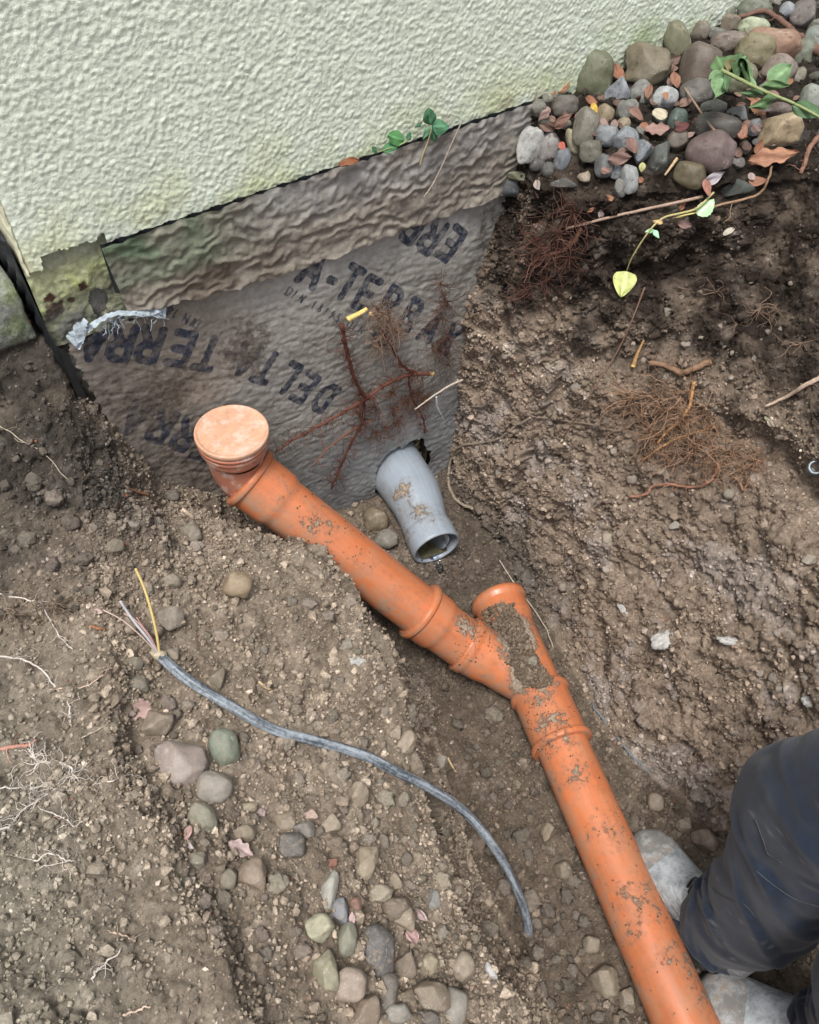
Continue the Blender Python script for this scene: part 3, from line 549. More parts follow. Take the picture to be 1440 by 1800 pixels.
# elbow, faded red, with socket and cap
u1 = -dAB; CAPC = at_t(407, 757, 1.52); E0 = A+u1*.006; u2 = V(.03, -.05, 1.0); u2 /= np.linalg.norm(u2)
def sweep(c, rr, n=56):
    c = np.asarray(c); T = np.gradient(c, axis=0); T /= np.linalg.norm(T, axis=1)[:, None]; u, w_ = frame(T[0]); vs, ax = [], []; a = np.arange(n)*2*math.pi/n
    for i in range(len(c)):
        u = u-T[i]*(u@T[i]); u /= np.linalg.norm(u); w_ = np.cross(T[i], u); vs.append(c[i]+rr[i]*(np.cos(a)[:, None]*u+np.sin(a)[:, None]*w_)); ax.append(np.column_stack([np.full(n, i*.004), np.cos(a)*rr[i], np.sin(a)*rr[i]]))
    return np.vstack(vs), [tuple(q) for q in grid_faces(len(c), n, True)], np.vstack(ax)
P1 = E0-u1*.02; P4 = CAPC-u2*.054
ct = [P1, E0]; K = E0+u1*.032; L2_ = P4-u2*.012
for t in np.linspace(0, 1, 14): ct.append((1-t)**2*(E0+u1*.004)+2*t*(1-t)*(.5*(K+L2_))+t*t*P4)
ct = np.array(ct); pipe_part('elbow', [sweep(ct, [r_-.001]*len(ct)), lath(fine_prof([(-.006, r_-.002), (.002, R_-.003), (.008, R_-.001)]+ring(.026, .010, R_-.001, RR_-.001)+[(.033, R_), (.0335, RR_+.0004), (.0405, RR_+.0004), (.041, R_-.001), (.046, R_-.001)], .003), P4, CAPC)], M_RED, line, 'faded pinkish red elbow')
cp = lath(fine_prof([(-.010, R_-.002), (-.010, RR_), (-.008, RR_+.0016), (-.002, RR_+.0018), (.0008, RR_+.0008), (.0016, RR_-.0008), (.0012, RR_-.0030), (-.0012, RR_-.0045), (-.0016, RR_-.007), (-.0012, .03), (-.0010, .0005)], .004), CAPC, CAPC+u2)
cap = pipe_part('end_cap', [cp], m_pipe('chalky cap', (.58, .33, .215), .5, .6, .55), line, 'pale chalky orange end cap')
# short bend below the upper pipe
LB = np.linalg.norm(AR-B); prof = fine_prof([(-.002, r_), (-.002, R_)]+ring(.006)+[(.016, R_), (.052, R_-.001), (.066, r_+.001), (LB+.01, r_)])
pipe_part('bend', [lath(prof, B, AR)], M_ORANGE, line)
# branch: straight run open at the top, arm taking the bend
LJ = np.linalg.norm(J-AR); s1 = sM(950, 1218); s2 = sM(985, 1312)
main = fine_prof([(.055, .050), (-.002, .053), (-.004, .060), (-.002, RR_), (.012, RR_), (.016, R_), (.060, R_-.0005), (.085, r_), (s1+.02, r_)])
armp = fine_prof([(-.004, r_), (-.004, R_+.001), (.014, R_+.001), (.018, R_-.002), (.05, R_-.003), (.075, r_), (LJ-.01, r_-.001), (LJ+.02, r_-.006)])
bm_ = pipe_part('branch', [lath(main, M0, M2), lath(armp, AR, J)], M_ORANGE, line)
# coupling sleeve and lower pipe
sl_ = fine_prof([(s1-.004, r_), (s1-.004, R_)]+ring(s1+.004)+[(s1+.014, R_-.001), (s2-.014, R_-.001)]+ring(s2-.004)+[(s2+.004, r_)])
pipe_part('coupling_sleeve', [lath(sl_, M0, M2)], M_ORANGE, line)
pipe_part('straight_pipe', [lath(fine_prof([(s2-.02, r_), (1.45, r_)], .008), M0, M2)], M_ORANGE, line)
# soil lying on the branch
deps = bpy.context.evaluated_depsgraph_get
def bvh_of(objs):
    vs, fs, n = [], [], 0
    for o in objs:
        me = o.data; v = np.empty(len(me.vertices)*3, np.float32); me.vertices.foreach_get('co', v); base = V(0, 0, 0); p = o.parent
        while p: base = base+np.array(p.location); p = p.parent
        base = base+np.array(o.location); vs.append(v.reshape(-1, 3)+base); fs += [[i+n for i in q.vertices] for q in me.polygons]; n += len(me.vertices)
    return BVHTree.FromPolygons(np.vstack(vs).tolist(), fs)
PBVH = bvh_of([o for o in line.children])
def hit_pipe(x, y):
    v = ray(x, y); v /= np.linalg.norm(v); loc, nor, i, dd = PBVH.ray_cast(Vector(CAM), Vector(v), 6)
    return (None, None) if loc is None else (np.array(loc), np.array(nor))
ICO_V = None
def ico():
    t = (1+5**.5)/2; v = np.array([(-1, t, 0), (1, t, 0), (-1, -t, 0), (1, -t, 0), (0, -1, t), (0, 1, t), (0, -1, -t), (0, 1, -t), (t, 0, -1), (t, 0, 1), (-t, 0, -1), (-t, 0, 1)], float); v /= np.linalg.norm(v[0])
    f = np.array([(0, 11, 5), (0, 5, 1), (0, 1, 7), (0, 7, 10), (0, 10, 11), (1, 5, 9), (5, 11, 4), (11, 10, 2), (10, 7, 6), (7, 1, 8), (3, 9, 4), (3, 4, 2), (3, 2, 6), (3, 6, 8), (3, 8, 9), (4, 9, 5), (2, 4, 11), (6, 2, 10), (8, 6, 7), (9, 8, 1)]); return v, f
ICO_V, ICO_F = ico()
def crumbs(centers, sizes, cols):
    """many little angular crumbs in one mesh"""
    n = len(centers); A_ = RNG.normal(size=(n, 4)); A_ /= np.linalg.norm(A_, axis=1)[:, None]; q0, q1, q2, q3 = A_.T
    Rm = np.stack([1-2*(q2*q2+q3*q3), 2*(q1*q2-q0*q3), 2*(q1*q3+q0*q2), 2*(q1*q2+q0*q3), 1-2*(q1*q1+q3*q3), 2*(q2*q3-q0*q1), 2*(q1*q3-q0*q2), 2*(q2*q3+q0*q1), 1-2*(q1*q1+q2*q2)], -1).reshape(n, 3, 3)
    b = ICO_V[None]*RNG.uniform(.62, 1.28, (n, 12, 1))*RNG.uniform(.65, 1.25, (n, 1, 3)); v = np.einsum('nij,nkj->nki', Rm, b)*np.asarray(sizes)[:, None, None]+np.asarray(centers)[:, None]
    f = (ICO_F[None]+12*np.arange(n)[:, None, None]).reshape(-1, 3); c = np.repeat(np.asarray(cols)[:, None], 12, 1)*RNG.uniform(.85, 1.15, (n, 12, 1)); return v.reshape(-1, 3), f, c.reshape(-1, 3)
def in_poly(x, y, poly):
    r = False
    for (x0, y0), (x1, y1) in zip(poly, poly[1:]+poly[:1]):
        if (y0 > y) != (y1 > y) and x < (x1-x0)*(y-y0)/(y1-y0)+x0: r = not r
    return r
poly = [(848, 1076), (868, 1064), (902, 1062), (915, 1090), (935, 1135), (955, 1180), (972, 1196), (965, 1206), (925, 1210), (905, 1185), (890, 1160), (898, 1140), (880, 1115), (858, 1098)]
cc, sz_, co_ = [], [], []
while len(cc) < 1150:
    x, y = random.uniform(845, 975), random.uniform(1060, 1212)
    if not in_poly(x, y, poly): continue
    p, n_ = hit_pipe(x, y)
    if p is None: continue
    s = random.choice([.0014, .0018, .0022, .0026, .003, .004, .0055, .0085 if random.random() < .25 else .002]); cc.append(p+n_*random.uniform(0, .008)); sz_.append(s); k = random.uniform(.7, 1.35); co_.append(V(.15, .115, .085)*k)
for k in range(420):    # loose specks elsewhere on the pipe
    x, y = random.choice([(random.uniform(925, 1010), random.uniform(1235, 1330)), (random.uniform(800, 905), random.uniform(1080, 1170)), (random.uniform(970, 1230), random.uniform(1340, 1790)), (random.uniform(520, 660), random.uniform(860, 990))])
    p, n_ = hit_pipe(x, y)
    if p is None or p[2] < .0: continue
    cc.append(p+n_*.0006); sz_.append(random.choice([.0011, .0014, .002])); co_.append(V(.115, .085, .06)*random.uniform(.6, 1.3))
v, f_, c_ = crumbs(np.array(cc), sz_, np.array(co_)); solo('soil_crumbs', v, f_, M_CRUMB, 'loose brown soil lying on the orange pipe branch', 'soil', smooth=False, attrs={'col': c_}, kind='stuff')
# ------------------------------------------------------------------ old grey pipe
gp = thing('grey_drain_pipe', 'short grey plastic pipe sticking out of the hole in the foundation', 'pipe', (.75, -.2, 0))
GE = at_t(768, 964, 1.93); GW = at_wall(694, 820, .0); dG = (GE-GW)/np.linalg.norm(GE-GW); LG = np.linalg.norm(GE-GW); GS = GW-dG*.10
DIRT.clear(); DIRT += [(at_t(690, 870, 1.94), .035, .75), (at_t(705, 860, 1.94), .03, .6), (at_t(740, 905, 1.92), .035, .7), (at_t(720, 945, 1.93), .03, .6), (at_t(760, 925, 1.92), .03, .6), (at_t(715, 885, 1.92), .03, .5)]
gc = smooth_path([GS, GW, GW*.62+GE*.38-.010*np.cross(dG, V(0, 0, 1)), GE-dG*.062, GE-dG*.05], 8); gl = np.linspace(0, 1, len(gc)); gr = np.interp(gl, [0, .28, .5, .66, 1], [.071, .071, .067, r_+.002, r_]); gv, gf, ga = sweep(gc, gr)
pipe_part('pipe_body', [(gv, gf, ga)], M_GREY, gp)
pipe_part('socket_end', [lath(fine_prof([(.10+LG-.062, r_), (.10+LG-.056, r_+.0035), (.10+LG-.050, r_+.0045), (.10+LG-.006, r_+.0045), (.10+LG, r_+.0035), (.10+LG, r_-.001), (.10+LG-.01, r_-.0015), (.14, r_-.003), (.14, .002)]), GS, GE)], M_GREY, gp)
sed = lath([(.12, .0535), (.10+LG-.02, .0535)], GS, GE, 40); dn_ = np.cross(dG, np.cross(V(0, 0, -1), dG)); dn_ /= np.linalg.norm(dn_)
e1 = GE-dG*.010; u_, w_ = frame(dG); vv = []
for s in np.linspace(-.004, .12, 10):
    for a in np.linspace(-.75, .75, 9):
        d_ = math.cos(a)*dn_+math.sin(a)*np.cross(dG, dn_); vv.append(e1-dG*s+dn_*.040+np.cross(dG, dn_)*math.sin(a)/math.sin(.75)*.0345)
part('wet_sediment', vv, [tuple(q) for q in grid_faces(10, 9)], m_plain('wet sediment', (.085, .078, .045), .15, .6, 80, .4, .002), gp)
wm = NT('water', .06, .5); wm.color((.85, .9, .95)); wm.b.inputs['Transmission Weight'].default_value = 1; wm.b.inputs['IOR'].default_value = 1.33
e0 = GE+dn_*.0475-dG*.004; fl_ = hit(785, 1030)[0]; fl_ = V(fl_[0], fl_[1], fl_[2]-.004); wt = MB()
for off, rr in ((V(0, 0, 0), .0042), (V(.006, -.002, 0), .0026), (V(-.005, .003, 0), .0022)):
    pts = [e0+off*.4-dG*.012, e0+off]
    for t in np.linspace(.2, 1, 7): pts.append(e0+off+(V(fl_[0], fl_[1], e0[2])-e0)*(t**.75)*.75+V(0, 0, (fl_[2]-e0[2])*t*t))
    wt.add(*tube(pts, np.interp(np.linspace(0, 1, len(pts)), [0, .2, 1], [rr*1.3, rr, rr*.8])*(1+.2*RNG.normal(size=len(pts))), 8))
v, f_, _ = wt.arr(); solo('water_trickle', v, f_, wm.m, 'thin trickle of clear water running from the grey pipe end', 'water')
# ------------------------------------------------------------------ cut cable
cpx = [(284, 1156), (330, 1195), (400, 1238), (480, 1282), (560, 1304), (640, 1328), (700, 1358), (760, 1388), (820, 1430), (868, 1488), (902, 1548), (922, 1600), (931, 1640), (934, 1665)]
pts = []
for i, (x, y) in enumerate(cpx):
    p, n_ = hit(x, y); v_ = ray(x, y); pts.append(p-v_/np.linalg.norm(v_)*(.014 if i < 11 else .004))
pts = np.array(pts); tt = np.array([depth(p) for p in pts]); tt = tt.copy()
for _ in range(60): tt[1:-2] = np.minimum(tt[1:-2], .5*(tt[:-3]+tt[2:-1])+.0015)
pts = np.array([at_t(x, y, t) for (x, y), t in zip(cpx, tt)]); pts[-3] = pts[-3]*.6+hit(*cpx[-3])[0]*.4; pts[-2] = hit(*cpx[-2])[0]+V(0, 0, -.006); pts[-1] = pts[-2]+V(.006, -.012, -.07); path = smooth_path(pts, 10)
cable = thing('cut_cable', 'weathered grey black electric cable with bared wires curving over the bank', 'cable', hit(600, 1320)[0])
nm = NT('cable sheath', .55, .4); ns = nm.noise(22, 5, .7, nm.stretch(.22, 1, 1, nm.attr('axis').outputs['Vector'])); nf = nm.noise(160, 4, .65)
nm.color(nm.mix(nm.ramp(nm.math('ADD', nm.math('MULTIPLY', ns, .7), nm.math('MULTIPLY', nf, .3)),  .36, .66), (.036, .046, .060), (.34, .38, .42))); nm.bump(nf, .0015, .5)
v, f_ = tube(path, .0080*(1+.04*perlin(np.column_stack([np.arange(len(path))*.3, np.zeros(len(path)), np.zeros(len(path))]), 2)), 18); sidx = np.repeat(np.arange(len(path))*.02, 18); aa_ = np.tile(np.arange(18)*2*math.pi/18, len(path)); part('sheath', v, f_, nm.m, cable, True, {'axis': np.column_stack([sidx, np.cos(aa_)*.06, np.sin(aa_)*.06])})
q0 = path[0]; dirc = path[0]-path[3]; dirc /= np.linalg.norm(dirc)
v, f_ = tube([q0-dirc*.004, q0+dirc*.006, q0+dirc*.016, q0+dirc*.022], [.0078, .0085, .0065, .003], 12); v += .0016*RNG.normal(size=v.shape); part('paper_filler', v, f_, m_plain('filler', (.42, .36, .26), .95, .1, 200, .4, .002), cable, label='crumbly tan filler at the cut end')
for nm_, col, wr_, px in (('wire', (.50, .38, .15), .0022, [(284, 1150), (274, 1108), (262, 1060), (250, 1025), (238, 999)]), ('wire', (.36, .35, .37), .0022, [(281, 1152), (262, 1125), (240, 1098), (222, 1073), (211, 1056)]), ('wire', (.38, .24, .21), .0013, [(280, 1150), (262, 1118), (240, 1092), (218, 1078)]), ('wire', (.42, .32, .27), .0011, [(279, 1152), (250, 1120), (215, 1090), (181, 1072)]), ('wire', (.36, .20, .20), .0012, [(281, 1148), (266, 1122), (250, 1100), (240, 1085)])):
    t0 = depth(q0)-.006; P_ = [at_t(x, y, min(t0-.004*k, depth(hit(x, y)[0])-.006)) for k, (x, y) in enumerate(px)]; P_[0] = q0+dirc*.004
    v, f_ = tube(smooth_path(P_, 6), wr_, 8); part(nm_, v, f_, m_plain('wire insulation', col, .5, .4, 60, .15, 0), cable)

# ------------------------------------------------------------------ stones
import bmesh
def stone_mesh(kind, seed, sub=4):
    bm = bmesh.new(); bmesh.ops.create_icosphere(bm, subdivisions=sub, radius=1); v = np.array([x.co for x in bm.verts]); f = [tuple(x.index for x in q.verts) for q in bm.faces]; bm.free()
    rg = np.random.default_rng(seed)
    if kind == 'round':
        e = rg.uniform(2.1, 2.7); v = v/(np.abs(v)**e).sum(1)[:, None]**(1/e); v = v*(1+.26*fbm(v+seed*3.1, 1.2, 2, seed)+.05*fbm(v+seed, .4, 2, seed))[:, None]
        for k in range(4):
            n = rg.normal(size=3); n /= np.linalg.norm(n); d = rg.uniform(.72, .92); s = v @ n; v = np.where((s > d)[:, None], v-n*((s-d)*.75)[:, None], v)
    elif kind == 'rock':
        for k in range(13):
            n = rg.normal(size=3); n /= np.linalg.norm(n); d = rg.uniform(.50, .82); s = v @ n; v = np.where((s > d)[:, None], v-n*((s-d)*.92)[:, None], v)
        v = v*1.15*(1+.13*fbm(v+seed, .55, 4, seed))[:, None]
    else:
        v = v*(1+.50*fbm(v+seed, .8, 2, seed)+.55*fbm(v+seed, .36, 3, seed+4, .6))[:, None]
    v /= np.abs(v).max(0); return mk_mesh('stone', v, f, True, None, M_CLOD if kind == 'clod' else M_STONE)
ROUND = [stone_mesh('round', 20+k) for k in range(9)]; ROCK = [stone_mesh('rock', 60+k) for k in range(7)]; ROUND_D = [m.copy() for m in ROUND]; ROCK_D = [m.copy() for m in ROCK]
for m in ROUND_D+ROCK_D: m.materials[0] = M_DUSTY
CLODM = [stone_mesh('clod', 90+k, 3) for k in range(8)]
CLODS_ = [stone_mesh('clod', 120+k, 2) for k in range(8)]
PLACED = []
def put(name, me, x, y, wpx, hpx, ang, rgb, label, cat, group=None, lift=.34, flat=.85):
    """stone resting on the ground where the pixel's ray meets it, sized in metres from its distance"""
    p, n_ = hit(x, y); t = depth(p); a, b = wpx*.5*t/F, hpx*.5*t/F; c_ = flat*min(max(min(a, b), .55*max(a, b)), 1.1*min(a, b))
    vd = ray(x, y); vd /= np.linalg.norm(vd); th = math.radians(ang); e1 = RIGHT*math.cos(th)+DN*math.sin(th); e1 = e1-vd*(e1@vd); e1 /= np.linalg.norm(e1); e2 = np.cross(vd, e1)
    o = bpy.data.objects.new(name, me); COL.objects.link(o); cen = p-vd*(lift*2*c_)
    fl = random.choice((-1, 1)); Mx = np.column_stack([e1*a, e2*b*fl, vd*c_*fl, cen]); o.matrix_world = Matrix([list(map(float, r)) for r in Mx]+[[0, 0, 0, 1]])
    c0 = srgb(*rgb); c0 = (c0+.38*(c0.mean()-c0))*(.95 if name in ('soil_clod', 'lime_lump') else .70); o.color = (*[float(q) for q in c0], 1); PLACED.append((x, y, max(wpx, hpx))); return tag(o, label, cat, group)
BED = [  # x, y, w, h, turn, colour, r=rounded a=angular, label
 (1263, 27, 52, 64, 0, (138, 146, 120), 'r', 'smooth grey green stone standing against the wall beside the orange leaf'), (1325, 18, 58, 36, 10, (126, 134, 108), 'r', 'green grey stone at the top edge behind the pale green stone'),
 (1383, 18, 28, 28, 0, (160, 166, 176), 'r', 'small pale blue stone at the top edge'), (1411, 28, 44, 50, 0, (124, 112, 106), 'r', 'dark brownish grey stone at the top right corner'), (1434, 46, 30, 24, 0, (140, 140, 120), 'r', 'small striped grey stone below the top right corner'),
 (1189, 78, 46, 78, -22, (136, 134, 92), 'r', 'long olive stone leaning against the plaster'), (1231, 57, 38, 36, -30, (134, 120, 100), 'r', 'brown stone below the orange leaf at the wall'), (1261, 60, 30, 20, 10, (128, 128, 116), 'r', 'small flat grey stone below the grey green wall stone'),
 (1284, 46, 36, 36, 20, (150, 132, 110), 'a', 'broken brown stone with a flat bare face'), (1323, 50, 54, 34, 5, (180, 192, 146), 'r', 'pale whitish green stone above the orange brown oval'), (1278, 76, 64, 36, -10, (140, 122, 106), 'r', 'flat brownish stone half hidden above the leafy twig'),
 (1362, 76, 96, 50, 8, (172, 124, 88), 'r', 'large orange brown oval stone near the right edge'), (1431, 78, 42, 54, 10, (138, 150, 136), 'r', 'grey green stone at the right edge below the root'), (1412, 96, 40, 48, 0, (124, 132, 106), 'r', 'mossy green stone beside the thick root'), (1325, 92, 68, 58, 0, (150, 138, 88), 'r', 'olive yellow round stone behind the leafy twig'),
 (1143, 114, 82, 70, -4, (138, 124, 92), 'a', 'big brown olive boulder with a flat top near the wall'), (1231, 118, 66, 76, 0, (122, 104, 88), 'r', 'big rough brown stone with crumbs stuck on it'), (1369, 122, 58, 52, 10, (152, 130, 116), 'r', 'pinkish brown stone behind the green leaves'), (1296, 138, 62, 58, 0, (130, 130, 92), 'r', 'olive stone under the leafy twig'), (1402, 136, 24, 34, 20, (150, 142, 120), 'r', 'small beige stone beside the right root'),
 (1042, 131, 68, 74, 0, (118, 122, 84), 'r', 'mossy green boulder at the end of the membrane strip'), (1083, 92, 48, 44, -10, (124, 112, 96), 'r', 'brown grey stone by the wall beside the mossy boulder'), (1087, 163, 44, 50, 8, (140, 150, 160), 'a', 'blue grey angular stone below the mossy boulder'), (1127, 166, 42, 46, 0, (142, 144, 138), 'r', 'round grey stone right of the blue grey angular one'), (1168, 173, 44, 38, 15, (184, 190, 190), 'r', 'white stone carrying a small brown leaf'),
 (1222, 166, 58, 50, 0, (118, 112, 104), 'r', 'dark grey stone left of the leafy twig tips'), (1256, 190, 46, 30, -4, (150, 150, 136), 'r', 'smooth grey stone above the dark flat stone'), (1259, 224, 80, 50, 6, (92, 86, 80), 'r', 'large dark grey flat stone under the thin twig'), (1252, 268, 84, 70, 12, (126, 100, 96), 'r', 'large purple brown stone with a mossy top'), (1212, 307, 58, 44, 28, (120, 106, 70), 'r', 'olive brown kidney shaped stone at the lower edge of the bed'),
 (1375, 231, 78, 62, -4, (186, 158, 108), 'a', 'large ochre yellow block near the right edge'), (1428, 172, 40, 44, 0, (156, 164, 148), 'r', 'pale grey green stone at the right edge under the twig'), (1298, 201, 38, 30, 30, (140, 144, 146), 'a', 'grey chipped stone right of the smooth grey one'), (1063, 204, 30, 38, 10, (164, 140, 96), 'r', 'ochre stone beside the yellow leaf'), (1030, 223, 42, 62, 8, (132, 126, 106), 'r', 'upright grey brown stone with a root ring on it'),
 (1102, 194, 38, 36, 0, (136, 136, 126), 'r', 'plain grey stone between the ochre and white stones'), (1096, 218, 24, 22, 0, (166, 146, 106), 'r', 'small round tan pebble in the middle of the bed'), (930, 257, 44, 62, 28, (190, 190, 184), 'a', 'whitish block at the left edge of the pebble bed'), (965, 259, 40, 52, 8, (158, 150, 146), 'r', 'grey stone with a pale vein beside the whitish block'), (990, 281, 30, 44, 20, (112, 120, 130), 'r', 'dark blue grey stone under the red leaf'),
 (1008, 250, 24, 50, -28, (172, 158, 116), 'r', 'narrow tan stone leaning beside the red leaf'), (1038, 267, 40, 38, 0, (116, 112, 92), 'r', 'rough brown grey stone in the middle of the lower bed'), (1068, 238, 42, 36, 10, (138, 146, 150), 'r', 'blue grey stone with a dark crumb on top'), (1098, 246, 46, 38, -28, (140, 152, 160), 'r', 'light blue grey slanting stone'), (1128, 267, 34, 44, 18, (132, 142, 152), 'a', 'blue grey wedge beside the brown leaf litter'),
 (1063, 291, 34, 38, 0, (112, 114, 116), 'r', 'slate grey stone above the lower edge of the bed'), (1083, 303, 24, 24, 0, (148, 156, 162), 'r', 'small pale blue pebble at the lower edge'), (1107, 314, 30, 48, -14, (160, 164, 164), 'r', 'light slate stone standing at the lower edge'), (1090, 331, 24, 32, 10, (122, 120, 112), 'r', 'lowest grey pebble hanging out of the bed'), (1162, 274, 42, 58, 0, (92, 100, 92), 'a', 'dark green grey rock left of the purple stone'),
 (1192, 212, 32, 38, 10, (84, 108, 98), 'r', 'dark teal stone beneath the dark red leaf'), (1192, 248, 36, 36, 0, (112, 98, 82), 'r', 'dark brown stone left of the mossy purple one'), (992, 186, 48, 34, -6, (112, 104, 92), 'r', 'brown grey stone at the tip of the membrane strip'), (912, 308, 54, 18, 8, (160, 164, 118), 'a', 'flat pale moss covered stone at the left end of the bed'), (896, 326, 44, 34, 10, (78, 86, 92), 'r', 'dark slate stone at the left end of the bed'),
 (945, 290, 28, 26, 0, (88, 86, 84), 'r', 'black grey pebble under the whitish block'), (965, 298, 26, 26, 0, (98, 96, 90), 'r', 'dark pebble under the veined stone'), (992, 323, 46, 20, 6, (86, 84, 78), 'a', 'flat dark stone lying in the soil below the bed'), (1027, 311, 24, 18, -6, (176, 156, 124), 'a', 'tan chip in the dark soil below the bed'), (1325, 224, 24, 30, 10, (146, 152, 160), 'r', 'small blue pebble beside the ochre block'), (1370, 192, 44, 24, 4, (124, 104, 94), 'r', 'flat brown stone above the ochre block'), (1295, 332, 58, 32, -6, (74, 84, 76), 'a', 'dark greenish rock at the runner below the purple stone')]
rnd = random.Random(3); GP = 'river stones heaped along the wall'
for (x, y, w_, h_, an, rgb, k, lab) in BED: put('river_stone', rnd.choice(ROUND if k == 'r' else ROCK), x, y, w_*1.06, h_*1.06, an, rgb, lab, 'stone', GP, .42)
cnt = 0
for k in range(2600):     # dark little fillers between the listed stones and outside the frame
    x, y = rnd.uniform(880, 1640), rnd.uniform(-160, 345)
    p, n_ = hit(x, y)
    if p[1] > -.012 or p[2] < .88 or p[0] > 2.2 or p[1] < -.42: continue
    s = rnd.uniform(18, 34) if (0 < x < 1440 and y > 0) else rnd.uniform(28, 70)
    if any(math.hypot(x-a, y-b) < .42*(s+c_) for a, b, c_ in PLACED): continue
    if p[1] < -.34+.0*x and x < 1440: continue
    g = rnd.uniform(70, 140); col = (g+rnd.uniform(-6, 12), g+rnd.uniform(-4, 4), g-rnd.uniform(0, 22)); cnt += 1
    put('river_stone', rnd.choice(ROUND), x, y, s, s*rnd.uniform(.7, 1), rnd.uniform(-40, 40), col, 'small dull filler pebble wedged between the larger river stones', 'stone', 'filler pebbles between the river stones', .15)
    if cnt > 170: break
